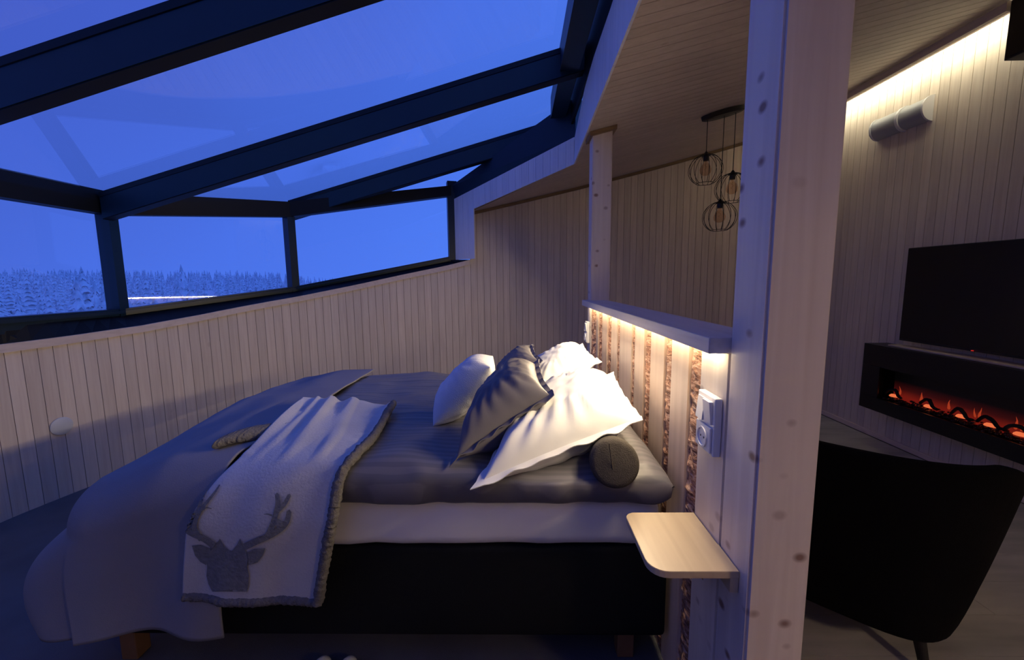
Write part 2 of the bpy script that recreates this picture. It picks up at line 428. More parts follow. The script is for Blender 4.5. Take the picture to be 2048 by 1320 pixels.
# strip between far wall and ceiling
trs = bmesh.new(); rings = []
for i in range(41):
    s_ = lerp(S_END+.01, cum[-1], i/40); p_, nn = wall_s(s_); z = ceilz(p_.x)
    rings.append([trs.verts.new((p_.x+nn.x*o, p_.y+nn.y*o, z+dz)) for o, dz in ((-.018, -.034), (-.0005, -.034), (-.0005, -.002), (-.018, -.002))])
for A, B in zip(rings, rings[1:]):
    for k in range(4): trs.faces.new((A[k], A[(k+1) % 4], B[(k+1) % 4], B[k]))
trs.faces.new(rings[0]); trs.faces.new(rings[-1][::-1]); bmesh.ops.recalc_face_normals(trs, faces=trs.faces)
struct(obj('trim_2', trs, M_ctrim), 'brown strip between the far wall and the ceiling')

# television wall on the right, X = 3.12
XR = 3.12
wr = struct(empty('wall_right'))
obj('backing', box_bm(XR+.009, XR+.08, -3.0, 4.72, 0, ceilz(XR)), M_groove, wr)
y = 4.66
while y > 1.4:
    obj('board', box_bm(XR, XR+.014, y-WBD+.0016, y-.0016, 0, ceilz(XR)-.004), M_board, wr); y -= WBD
obj('panelling', box_bm(XR, XR+.014, -3.0, y-.0022, 0, ceilz(XR)-.004), M_board, wr)
struct(obj('baseboard_right', box_bm(XR-.014, XR-.0005, -2.9, 4.6, .006, .05, .003), M_trim), 'low wooden baseboard under the television')
struct(obj('wall_near', box_bm(-3.2, 3.2, -3.1, -3.0, 0, 3.3), M_board), 'panelled wall behind the camera')

# ceiling: boards running up the slope
JX, JY = .495, 3.73                      # inner corner of the skylight opening
EX, EY = wall_s(S_END)[0].x, wall_s(S_END)[0].y
def jx(y): return JX-.0253*(JY-y)
def ceil_left(y):
    if y <= JY: return jx(y)
    if y <= EY: return lerp(JX, EX, (y-JY)/(EY-JY))
    return EX-.02
ce = struct(empty('ceiling'))
def cboard(y0, y1, name='board'):
    cut = sorted({y0, y1} | {c for c in (JY, EY) if y0 < c < y1})
    b = bmesh.new(); ring = [(ceil_left(y)+(.012), y) for y in cut]
    poly = ring + [(XR+.06, y1), (XR+.06, y0)]
    lo = [b.verts.new((x, y, ceilz(x))) for x, y in poly]; hi = [b.verts.new((x, y, ceilz(x)+.014)) for x, y in poly]
    n_ = len(poly); b.faces.new(lo); b.faces.new(hi[::-1])
    for i in range(n_): b.faces.new((lo[i], lo[(i+1) % n_], hi[(i+1) % n_], hi[i]))
    bmesh.ops.recalc_face_normals(b, faces=b.faces); return obj(name, b, M_ceil, ce)
y = .9
while y < 4.93: cboard(y+.0017, y+WBD-.0017); y += WBD
cboard(-3.0, .898, 'panelling')
b = bmesh.new()
poly = [(jx(-3)+.012, -3.0), (JX+.012, JY), (EX+.02, EY), (EX+.02, 4.98), (XR+.1, 4.98), (XR+.1, -3.0)]
lo = [b.verts.new((x, y, ceilz(x)+.010)) for x, y in poly]; hi = [b.verts.new((x, y, ceilz(x)+.20)) for x, y in poly]
b.faces.new(lo); b.faces.new(hi[::-1])
for i in range(6): b.faces.new((lo[i], lo[(i+1) % 6], hi[(i+1) % 6], hi[i]))
bmesh.ops.recalc_face_normals(b, faces=b.faces); obj('backing', b, M_groove, ce)

# reveal of the skylight opening: vertical boards
rv = struct(empty('trim_3'), 'board-clad edge of the glass roof opening')
TP = [at(1240, 0, X=.49), at(1182, 151, X=.505), at(1143, 284, X=.50)]
def rtop(y): return interp(y, [(p_.y, p_.z) for p_ in (TP[0], TP[1])]+[(JY, TP[2].z-.03)])
def cz(y): return ceilz(jx(y))
y = JY
while y > .6:
    a, c_ = y-.098, y
    ja, jc = jx(a+.001), jx(c_-.001); tp_ = .004
    obj('board', hexa([(ja, a+.001, cz(a)), (jc, c_-.001, cz(c_)), (jc+.012, c_-.001, cz(c_)), (ja+.012, a+.001, cz(a)),
                       (ja+tp_, a+.001, rtop(a)), (jc+tp_, c_-.001, rtop(c_)), (jc+tp_+.012, c_-.001, rtop(c_)), (ja+tp_+.012, a+.001, rtop(a))]), M_jamb, rv); y -= .098
obj('panelling', hexa([(jx(-3), -3, cz(-3)), (jx(y), y-.001, cz(y)), (jx(y)+.012, y-.001, cz(y)), (jx(-3)+.012, -3, cz(-3)),
                       (jx(-3), -3, rtop(0)), (jx(y), y-.001, rtop(0)), (jx(y)+.012, y-.001, rtop(0)), (jx(-3)+.012, -3, rtop(0))]), M_jamb, rv)
P3i = at(908, 398, Y=4.70)
dl = Vector((P3i.x-JX, P3i.y-JY, 0)); LL = dl.length; dn = dl.normalized(); nn_ = Vector((dn.y, -dn.x, 0))*-1
if nn_.y < 0: nn_ = -nn_
nb_ = int(LL/.083)
sill_end = boardtop(S_END-.001)
for i in range(nb_+1):
    a, c_ = i*.083, min((i+1)*.083, LL)
    if c_-a < .01: continue
    pa = Vector((JX, JY, 0))+dn*(a+.0013); pc = Vector((JX, JY, 0))+dn*(c_-.0013)
    def zb(p): return ceilz(p.x) if p.x > EX+.012 else sill_end+.052
    def zt(q): return lerp(rtop(JY), P3i.z, q/LL)
    za, zc = zb(pa), zb(pc)
    if (pa.x-EX-.012)*(pc.x-EX-.012) < 0: za = zc = sill_end+.052
    o_ = nn_*.012
    obj('board', hexa([(pa.x, pa.y, za), (pc.x, pc.y, zc), (pc.x+o_.x, pc.y+o_.y, zc), (pa.x+o_.x, pa.y+o_.y, za),
                       (pa.x, pa.y, zt(a)), (pc.x, pc.y, zt(c_)), (pc.x+o_.x, pc.y+o_.y, zt(c_)), (pa.x+o_.x, pa.y+o_.y, zt(a))]), M_jamb, rv)
# backing of the diagonal reveal
pa = Vector((JX, JY, 0))+nn_*.0125; pc = Vector((P3i.x, P3i.y, 0))+nn_*.0125; o_ = nn_*.02
obj('backing', hexa([(pa.x, pa.y, ceilz(JX)+.012), (pc.x, pc.y, ceilz(pc.x)), (pc.x+o_.x, pc.y+o_.y, ceilz(pc.x)), (pa.x+o_.x, pa.y+o_.y, ceilz(JX)+.012),
                     (pa.x, pa.y, rtop(JY)), (pc.x, pc.y, P3i.z), (pc.x+o_.x, pc.y+o_.y, P3i.z), (pa.x+o_.x, pa.y+o_.y, rtop(JY))]), M_groove, rv)

# ------------------------------------------------------------------ windows
P1 = at(243, 618, Y=3.13); P2 = at(590, 573, Y=4.25); P3 = at(905, 512, Y=4.72)
XA = P1.x
zb1, zb2, zb3 = P1.z, P2.z, P3.z
zt1, zt2, zt3 = at(243, 430, Y=3.13).z, at(590, 434, Y=4.25).z, at(905, 392, Y=4.72).z
zh1, zh2, zh3 = at(243, 384, Y=3.13).z, at(590, 404, Y=4.25).z, at(905, 372, Y=4.72).z
YA = [1.85, .57, -.71, -1.99]
V = [(Vector((XA, yy, 0)), zb1, zt1, zh1) for yy in YA[::-1]] + [(Vector((P1.x, P1.y, 0)), zb1, zt1, zh1), (Vector((P2.x, P2.y, 0)), zb2, zt2, zh2), (Vector((P3.x, P3.y, 0)), zb3, zt3, zh3)]
def outn(a, b):
    d = (b-a).normalized(); return Vector((-d.y, d.x, 0)), d
wnum = 0
for (a, ab, at_, ah), (b, bb, bt_, bh) in list(zip(V, V[1:]))[::-1]:
    wnum += 1
    n_, d_ = outn(a, b)
    w = struct(empty('window_%d' % wnum, (a.x, a.y, 0)))
    def q(base, z, o=0, s_=0): return Vector((base.x+n_.x*o+d_.x*s_, base.y+n_.y*o+d_.y*s_, z))
    # header, lower rail, inner bead
    keep(obj('header_rail', hexa([q(a, at_, -.03), q(b, bt_, -.03), q(b, bt_, .07), q(a, at_, .07), q(a, ah, -.03), q(b, bh, -.03), q(b, bh, .07), q(a, ah, .07)]), M_frame2), w)
    keep(obj('bottom_rail', hexa([q(a, ab-.10, -.02), q(b, bb-.10, -.02), q(b, bb-.10, .07), q(a, ab-.10, .07), q(a, ab, -.02), q(b, bb, -.02), q(b, bb, .07), q(a, ab, .07)]), M_frame), w)
    keep(obj('glazing_bead', hexa([q(a, ab-.035, -.045), q(b, bb-.035, -.045), q(b, bb-.035, -.021), q(a, ab-.035, -.021), q(a, ab-.012, -.045), q(b, bb-.012, -.045), q(b, bb-.012, -.021), q(a, ab-.012, -.021)]), M_frame), w)
    keep(obj('pane', hexa([q(a, ab, .030, .03), q(b, bb, .030, -.03), q(b, bb, .036, -.03), q(a, ab, .036, .03), q(a, at_, .030, .03), q(b, bt_, .030, -.03), q(b, bt_, .036, -.03), q(a, at_, .036, .03)]), M_glass), w)
    # mullion at the far end b
    wv = d_*.075
    keep(obj('mullion', beam(q(b, bb-.10, -.028, -.04), q(b, bt_+.002 if b is not V[-1][0] else bh+.05, -.028, -.04), wv if b is not V[-1][0] else d_*.105, n_*.105), M_frame), w)
    # dark ledge from the frame in to the sill strip
    bm = bmesh.new(); ra = []
    for i in range(13):
        f = i/12; g = a.lerp(b, f); z = lerp(ab, bb, f)-.10
        o = Vector((g.x, g.y, 0))
        # nearest wall point
        best = min(((wall_s(x_)[0]-o).length, x_) for x_ in [cum[-1]*j/700 for j in range(700)])
        sp, sn = wall_s(min(best[1], S_END-.002)); inner = Vector((sp.x+sn.x*.004, sp.y+sn.y*.004, boardtop(min(best[1], S_END-.002))+.050))
        outer = Vector((g.x-n_.x*.018, g.y-n_.y*.018, z+.05))
        ra.append([bm.verts.new(p_) for p_ in (inner, outer, outer-Vector((0, 0, .05)), inner-Vector((0, 0, .03)))])
    for A, B in zip(ra, ra[1:]):
        for k in range(4): bm.faces.new((A[k], A[(k+1) % 4], B[(k+1) % 4], B[k]))
    bm.faces.new(ra[0]); bm.faces.new(ra[-1][::-1]); bmesh.ops.recalc_face_normals(bm, faces=bm.faces)
    keep(obj('ledge', bm, M_frame2), w)
cw = struct(obj('trim_4', prism([(EX+.014, EY+.015), (EX+.02, EY+.22), (P3.x-.05, P3.y+.12), (P3.x-.10, P3.y-.02), (EX-.06, EY+.008)], sill_end+.002, sill_end+.049), M_frame2), 'dark end of the window ledge')
# corner pier that closes window C against the jamb
# ------------------------------------------------------------------ glass roof
gr = struct(empty('window_7'), 'glass roof between dark rafters')
RS = .273
RC = H+1.32
def rz(x): return RC+RS*x
XE = .468
HGT, RW = .185, .085
def rafter(yn, dz=0, xl=XA+.05, xr=XE):
    p = Vector((xl, yn, rz(xl)+dz)); q_ = Vector((xr, yn, rz(xr)+dz))
    obj('rafter', beam(p, q_, (0, RW, 0), (0, 0, HGT-.035)), M_frame, gr)
    obj('rafter_cap', beam(p+Vector((0, -.006, HGT-.033)), q_+Vector((0, -.006, HGT-.033)), (0, RW+.012, 0), (0, 0, .034)), M_frame2, gr)
    obj('rafter_soffit', beam(p+Vector((0, .004, -.006)), q_+Vector((0, .004, -.006)), (0, RW-.008, 0), (0, 0, .0055)), M_frame2, gr)
RY = [1.756, 3.02, 4.33]
ys = [-2.1, -.82, .47]+RY
for y in ys[:3]: rafter(y)
rafter(RY[0]); rafter(RY[1])
rafter(RY[2], 0, P2.x-.05, .44)
# ridge beam, pale strip and dark edge over the reveal
for nm, x0, x1, z0, z1, mat in (('ridge_beam', .30, .43, 1.44, 1.62, M_frame), ('edge_angle', .472, .492, 1.36, 1.62, M_frame2)):
    obj(nm, box_bm(x0, x1, -2.1, 3.85, H+z0, H+z1), mat, gr)
# hip beam along the diagonal
a = Vector((JX+.0, JY, rtop(JY)))+nn_*.02; c_ = P3i+nn_*.02; a.z = rtop(JY)+.001; c_.z = P3i.z+.001
obj('hip_beam', hexa([a, c_, c_+nn_*.14, a+nn_*.14, a+Vector((0, 0, .34)), c_+Vector((-.05, 0, .14)), c_+nn_*.14+Vector((-.05, 0, .14)), a+nn_*.14+Vector((0, 0, .34))]), M_frame, gr)
# roof panes between the rafters (2 cm above the rafter mid)
PZ = HGT-.045
edges = [(-3.0, 0)]+[(y, 0) for y in ys]
yy = ys[:1]+ys
for i in range(1, len(ys)):
    y0, y1 = yy[i]+(RW if i else 0)-.004, yy[i+1]+.004
    if i < 5:
        P = [Vector((XA-.03, y0, rz(XA-.03)+PZ)), Vector((XE+.03, y0, rz(XE+.03)+PZ)), Vector((XE+.03, y1, rz(XE+.03)+PZ)), Vector((XA-.03, y1, rz(XA-.03)+PZ))]
    else:
        P = [Vector((P1.x-.03, P1.y-.05, rz(P1.x-.03)+PZ)), Vector((XE+.03, y0, rz(XE+.03)+PZ)), Vector((XE+.03, y1, rz(XE+.03)+PZ)), Vector((P2.x-.03, y1, rz(P2.x)+PZ))]
    up = Vector((0, 0, .006)); obj('roof_pane', hexa(P+[p_+up for p_ in P]), M_glass, gr)
P = [Vector((P2.x-.02, P2.y+.06, rz(P2.x)+PZ)), Vector((.45, RY[2]+RW, rz(.45)+PZ)), Vector((.40, RY[2]+.16, rz(.4)+PZ)), Vector((P3.x+.05, P3.y+.05, zh3+.03))]
up = Vector((0, 0, .006)); obj('roof_pane', hexa(P+[p_+up for p_ in P]), M_glass, gr)
obj('solid_roof', hexa([(XA-.1, -3.1, rz(XA-.1)+.02), (jx(-3)-.002, -3.1, rz(JX)+.02), (jx(-2.1)-.002, -2.11, rz(JX)+.02), (XA-.1, -2.11, rz(XA-.1)+.02),
     (XA-.1, -3.1, rz(XA-.1)+.2), (jx(-3)-.002, -3.1, rz(JX)+.2), (jx(-2.1)-.002, -2.11, rz(JX)+.2), (XA-.1, -2.11, rz(XA-.1)+.2)]), M_ceil, gr)
obj('upper_wall', box_bm(XA-.08, XA+.02, -3.1, -1.99, zb1-.3, rz(XA)+.03), M_board, gr)
# bolts at the rafter end
for (bx, by) in ((1190, 100), (1190, 118)):
    p_ = at(bx, by, Y=RY[1]-.004); obj('bolt', lathe([(0, -.006), (.008, -.006), (.009, 0), (0, 0)], 8, None, Matrix.Translation(p_) @ Matrix.Rotation(math.pi/2, 4, 'X')), plain('bolt_steel', (.3, .3, .3), .3, 1) if bx == 1190 and by == 100 else bpy.data.materials['bolt_steel'], gr)

# ------------------------------------------------------------------ outside: snow slope and spruces
def gz(x, y):
    d = math.hypot(x, y); u = x/max(y, 1)
    z = -9+.022*d+1.0*nz3((x*.02, y*.02, 0))
    if u > -.62: z -= .045*d*min(1, (u+.62)*2.2)
    if d > 150: z += (d-150)*.006
    return H+z
def gf(u, v):
    az = math.radians(lerp(-100, 40, u)); d = 12*(40**v)
    x, y = d*math.sin(az), d*math.cos(az); return Vector((x, y, gz(x, y)))
gnd = smooth(obj('snow_ground', grid(gf, 90, 60), M_snow)); gnd['kind'] = 'structure'; gnd['label'] = 'snow-covered slope outside the windows'
def tree_mat():
    m, t, p = nodes('snowy_spruce'); N = t.nodes; L = t.links
    tc = N.new('ShaderNodeTexCoord'); n = N.new('ShaderNodeTexNoise'); n.inputs['Scale'].default_value = 1.3; n.inputs['Detail'].default_value = 5
    g = N.new('ShaderNodeNewGeometry'); s_ = N.new('ShaderNodeSeparateXYZ'); L.new(g.outputs['True Normal'], s_.inputs[0])
    ad = N.new('ShaderNodeMath'); ad.operation = 'MULTIPLY_ADD'; ad.inputs[1].default_value = .35; L.new(s_.outputs['Z'], ad.inputs[0]); L.new(n.outputs['Fac'], ad.inputs[2])
    L.new(tc.outputs['Object'], n.inputs['Vector'])
    r = N.new('ShaderNodeValToRGB'); e = r.color_ramp.elements; e[0].position = .36; e[0].color = (.34, .36, .42, 1); e[1].position = .66; e[1].color = (.86, .88, .92, 1)
    L.new(ad.outputs[0], r.inputs[0]); L.new(r.outputs[0], p.inputs['Base Color']); p.inputs['Roughness'].default_value = .95
    return m
M_tree = tree_mat()
def tree_mesh(seed):
    rnd = random.Random(seed); b = bmesh.new(); n = 11; Ht = 9.0; L_ = 11
    for l in range(L_):
        f = l/(L_-1); z = 1.0+f*(Ht-1.6); R_ = lerp(1.45, .16, f**.85)*rnd.uniform(.85, 1.15)
        top = b.verts.new((rnd.uniform(-.05, .05), rnd.uniform(-.05, .05), z+1.25*(1-.45*f)))
        ring = []
        for k in range(n):
            a_ = 2*math.pi*(k+rnd.uniform(-.25, .25))/n; rr_ = R_*(rnd.uniform(.95, 1.25) if k % 2 else rnd.uniform(.5, .75))
            ring.append(b.verts.new((rr_*math.cos(a_), rr_*math.sin(a_), z-(.22 if k % 2 else .0)+rnd.uniform(-.1, .1))))
        for k in range(n): b.faces.new((ring[k], ring[(k+1) % n], top))
    tube([(0, 0, -1.0), (0, 0, 1.6)], .13, 6, b)
    me = bpy.data.meshes.new('spruce'); b.to_mesh(me); b.free(); me.materials.append(M_tree); return me
TM = [tree_mesh(s_) for s_ in range(5)]
rnd = random.Random(3)
TL = 'snow-laden spruce in the blue forest seen through the windows'
placed = []
tries = 0
while len(placed) < 285 and tries < 30000:
    tries += 1
    u = rnd.uniform(-1.5, -.2); d = 24*(9.5**(rnd.random()**.8)); yv = d/math.hypot(u, 1); x = u*yv
    sc = rnd.uniform(.72, 1.12); ws = sc*rnd.uniform(.9, 1.25)
    if all((x-a_)**2+(yv-b_)**2 > (1.72*(ws+c_))**2 for a_, b_, c_ in placed): placed.append((x, yv, ws)); TSC = sc
    else: continue
    i = len(placed)
    o = bpy.data.objects.new('spruce_tree', TM[i % 5]); C.objects.link(o)
    o.location = (x, yv, gz(x, yv)-.3); o.scale = (ws, ws, sc); o.rotation_euler.z = rnd.uniform(0, 6.28)
    tag(o, TL, 'tree', 'snowy spruces beyond the windows')
# the far forest that cannot be told apart
fb = bmesh.new()
for i in range(700):
    u = rnd.uniform(-1.7, .1); d = rnd.uniform(240, 420); yv = d/math.hypot(u, 1); x = u*yv; z = gz(x, yv)
    if True:
        hh = rnd.uniform(6, 10); r_ = rnd.uniform(1.4, 2.4); tp = fb.verts.new((x, yv, z+hh)); ring = [fb.verts.new((x+r_*math.cos(a_), yv+r_*math.sin(a_), z-.5)) for a_ in (0, 1.05, 2.1, 3.14, 4.2, 5.2)]
        for k in range(6): fb.faces.new((ring[k], ring[(k+1) % 6], tp))
ff = obj('distant_forest', fb, M_tree); ff['kind'] = 'stuff'; tag(ff, 'distant snowy forest on the hill at the horizon', 'forest')

# ------------------------------------------------------------------ posts
PX0, PW = .524, .137
Yb = at(1468, 560, X=PX0).y; Yf = Yb-PW
def post(name, x0, y0, label):
    z1 = ceilz(x0)-.001
    b = hexa([(x0, y0, .004), (x0+PW, y0, .004), (x0+PW, y0+PW, .004), (x0, y0+PW, .004),
              (x0, y0, ceilz(x0)-.001), (x0+PW, y0, ceilz(x0+PW)-.001), (x0+PW, y0+PW, ceilz(x0+PW)-.001), (x0, y0+PW, ceilz(x0)-.001)])
    ed = [e_ for e_ in b.edges if abs(e_.verts[0].co.z-e_.verts[1].co.z) > 1]
    bmesh.ops.bevel(b, geom=ed, offset=.006, segments=2, affect='EDGES')
    r_ = empty(name, (x0, y0, 0)); keep(obj('shaft', b, M_post), r_)
    return tag(r_, label, 'post')
pb = post('wooden_post', PX0, Yf, 'big square pine post in the foreground, at the near end of the headboard')
FPY = 2.97
pf = post('wooden_post', PX0, FPY, 'slimmer-looking pine post at the far end of the headboard, reaching the ceiling')
# collar round the far post
b = bmesh.new(); x0, x1, y0, y1 = PX0-.024, PX0+PW+.024, FPY-.024, FPY+PW+.024
for (a0, a1, c0, c1) in ((x0, x1, y0, FPY-.001), (x0, x1, FPY+PW+.001, y1), (x0, PX0-.001, FPY, FPY+PW), (PX0+PW+.001, x1, FPY, FPY+PW)):
    hexa([(a0, c0, ceilz(a0)-.03), (a1, c0, ceilz(a1)-.03), (a1, c1, ceilz(a1)-.03), (a0, c1, ceilz(a0)-.03),
          (a0, c0, ceilz(a0)-.002), (a1, c0, ceilz(a1)-.002), (a1, c1, ceilz(a1)-.002), (a0, c1, ceilz(a0)-.002)], b)
co = keep(obj('collar', b, M_ctrim), pf); co['label'] = 'brown moulded collar under the ceiling'

# ------------------------------------------------------------------ headboard
HX = .522
hb = empty('headboard', (HX, 2.0, 0)); tag(hb, 'headboard wall of pale planks and birch bark strips with a lit shelf on top', 'headboard')
SZ = H-.145
ybound = [(1458, None), (1402, 'w'), (1377, 'b'), (1342, 'p'), (1328, 'b'), (1300, 'p'), (1287, 'b'), (1268, 'p'), (1262, 'b'), (1238, 'p'), (1233, 'b'), (1221, 'p'),
          (1213, 'b'), (1203, 'p'), (1195, 'b'), (1191, 'p'), (1186.5, 'b')]
Yp = [at(x, 742, X=HX).y for x, _ in ybound]; Yp[0] = Yb+.001; Yp[-1] = FPY-.004
topz = SZ-.042
keep(obj('backing', box_bm(HX+.024, HX+.11, Yb+.002, FPY-.002, .004, topz-.001), M_groove), hb)
rb = random.Random(5)
for i in range(1, len(ybound)):
    y0, y1 = Yp[i-1], Yp[i]; kind = ybound[i][1]
    if kind in 'wp':
        # gently waney plank
        n = 10; bm = bmesh.new(); ra = []
        for j in range(n+1):
            z = lerp(.006, topz, j/n); wa = .004*nz3((i*3.1, z*2.2, 0)) if kind == 'p' else 0; wb2 = .004*nz3((i*3.1+9, z*2.2, 0)) if kind == 'p' else 0
            ra.append([bm.verts.new(p_) for p_ in ((HX, y0+.001+abs(wa), z), (HX, y1-.001-abs(wb2), z), (HX+.022, y1-.001, z), (HX+.022, y0+.001, z))])
        for A, B in zip(ra, ra[1:]):
            for k in range(4): bm.faces.new((A[k], A[(k+1) % 4], B[(k+1) % 4], B[k]))
        bm.faces.new(ra[0]); bm.faces.new(ra[-1][::-1]); bmesh.ops.recalc_face_normals(bm, faces=bm.faces)
        o = keep(obj('plank', bm, M_post if kind == 'w' else M_plank), hb)
        if kind == 'w': o['label'] = 'wide smooth board beside the near post'
    else:
        ny, nz_ = max(4, int((y1-y0)/.008)), 110
        def fb_(u, v, y0=y0, y1=y1, i=i):
            y = lerp(y0-.002, y1+.002, u); z = lerp(.006, topz-.001, v)
            bulge = .010*math.sin(math.pi*u)
            rg = .007*nz3((y*30, z*26, i*5))+.005*nz3((y*60, z*90, i*5+3))+.006*max(0, nz3((y*14, z*12, i)))
            return Vector((HX+.012-bulge-rg, y, z))
        o = keep(obj('bark_strip', grid(fb_, ny, nz_), M_bark), hb)
        if i == 1+1: pass
# shelf: wide board resting on top, notched round the far post
sy0, sy1 = Yb+.001, 3.05
b = prism([(.472, sy0), (PX0+.118, sy0), (PX0+.118, FPY-.002), (PX0-.003, FPY-.002), (PX0-.003, sy1), (.472, sy1)], SZ-.04, SZ, .0015)
sh = keep(obj('shelf', b, M_shelf), hb); sh['label'] = 'pale whitewashed shelf board on top'
o = keep(obj('led_strip', box_bm(.493, .503, sy0+.02, sy1-.03, SZ-.046, SZ-.0405), M_led), hb); o['label'] = 'glowing warm light strip under the shelf'

# switches
def switch(name, y0, y1, label, group=None):
    x1 = PX0-.002 if y0 > 2.5 else HX-.001
    z1 = H-.305; z0 = H-.462
    r_ = empty(name, (x1, (y0+y1)/2, z0)); tag(r_, label, 'switch')
    keep(obj('wall_plate', box_bm(x1-.020, x1, y0, y1, z0, z1, .003), M_white), r_)
    zm = (z0+z1)/2
    for j, (a_, c_) in enumerate(((y0+.010, (y0+y1)/2-.001), ((y0+y1)/2+.001, y1-.010))):
        bm = hexa([(x1-.030 if j else x1-.025, a_, zm+.006), (x1-.030 if j else x1-.025, c_, zm+.006), (x1-.0205, c_, zm+.006), (x1-.0205, a_, zm+.006),
                   (x1-.024 if j else x1-.031, a_, z1-.012), (x1-.024 if j else x1-.031, c_, z1-.012), (x1-.0205, c_, z1-.012), (x1-.0205, a_, z1-.012)])
        keep(obj('rocker', bm, M_white), r_)
    # socket ring and well
    cy, cz = (y0+y1)/2, (z0+zm)/2-.0
    rot = Matrix.Translation((x1-.0205, cy, cz)) @ Matrix.Rotation(-math.pi/2, 4, 'Y')
    keep(obj('socket_face', box_bm(x1-.026, x1-.0205, y0+.008, y1-.008, z0+.006, zm-.003, .002), M_white), r_)
    rot = Matrix.Translation((x1-.0262, cy, cz)) @ Matrix.Rotation(-math.pi/2, 4, 'Y')
    sk = keep(smooth(obj('socket', lathe([(0, -.0), (.022, -.0), (.0235, .004), (.028, .004), (.0285, 0)], 24, None, rot), M_white)), r_)
    for s_ in (-1, 1):
        o = keep(obj('socket_hole', lathe([(0, .0008), (.003, .0008), (.003, 0)], 8, None, Matrix.Translation((x1-.0262, cy+s_*.0095, cz)) @ Matrix.Rotation(-math.pi/2, 4, 'Y')), M_black), r_)
    return r_
switch('light_switch', at(1432, 840, X=.505).y, at(1397, 840, X=.505).y, 'white double rocker switch with socket, on the near board beside the big post')
switch('light_switch', 2.99, 3.08, 'small white switch and socket at the far end of the headboard')

# bedside table folded out from the headboard
tz = H-.695
tb = empty('wall_table', (HX-.1, 1.1, tz)); tag(tb, 'small pale birch wall shelf with rounded corners beside the bed head', 'table')
tx0 = .312; ty0 = .906; ty1 = 1.158
def rcorner(cx, cy, r, a0, n=6): return [(cx+r*math.cos(a0+math.pi/2*i/n), cy+r*math.sin(a0+math.pi/2*i/n)) for i in range(n+1)]
poly = rcorner(tx0+.045, ty0+.045, .045, math.pi)+[(PX0-.002, ty0), (PX0-.002, Yb+.002), (HX-.002, Yb+.002), (HX-.002, ty1)]+rcorner(tx0+.03, ty1-.03, .03, math.pi/2)
keep(obj('top', prism(poly, tz-.018, tz, .001), M_table), tb)
keep(obj('wall_cleat', box_bm(HX-.020, HX-.001, ty0+.001, ty1-.03, tz-.055, tz-.0185), M_table), tb)
by = ty0+.13
bm = bmesh.new(); tri = [(HX-.0225, tz-.0185), (HX-.13, tz-.0185), (HX-.0225, tz-.125)]
lo = [bm.verts.new((x, by, z)) for x, z in tri]; hi = [bm.verts.new((x, by+.016, z)) for x, z in tri]
bm.faces.new(lo); bm.faces.new(hi[::-1])
for k in range(3): bm.faces.new((lo[k], lo[(k+1) % 3], hi[(k+1) % 3], hi[k]))
bmesh.ops.recalc_face_normals(bm, faces=bm.faces); o = keep(obj('bracket', bm, M_leg), tb); o['label'] = 'brown triangular bracket underneath'

# ------------------------------------------------------------------ bed
BX0, BX1, BY0, BY1 = -1.53, .506, 1.297, 2.69
zbt, zbb = H-.908, H-1.249
bd = empty('bed', (BX0, BY0, 0)); tag(bd, 'double bed with black fabric base and white-sheeted mattress', 'bed')
bb = box_bm(BX0, BX1, BY0, BY1, zbb, zbt, .02, 3); o = keep(smooth(obj('base', bb, M_box)), bd)
for (lx, ly) in ((BX0+.06, BY0+.08), (BX1-.12, BY0+.10), (BX0+.13, BY1-.1), (BX1-.12, BY1-.1)):
    bm = box_bm(lx-.03, lx+.03, ly-.03, ly+.03, .004, zbb+.001, .004)
    o = keep(obj('leg', bm, M_leg), bd)
ZM = H-.735
def mat_f():
    nx, ny = 90, 50
    b = box_bm(BX0+.005, BX1-.03, BY0-.005, BY1, zbt+.001, ZM, .045, 5)
    bmesh.ops.subdivide_edges(b, edges=[e_ for e_ in b.edges if e_.calc_length() > .12], cuts=40, use_grid_fill=True)
    for v in b.verts:
        if v.co.y < BY0+.04: v.co.y -= .006*nz3((v.co.x*7, v.co.z*9, 0)); v.co.z += .006*nz3((v.co.x*9, 1, v.co.z*4))
    return b
keep(smooth(obj('mattress', mat_f(), M_sheet), 60), bd)
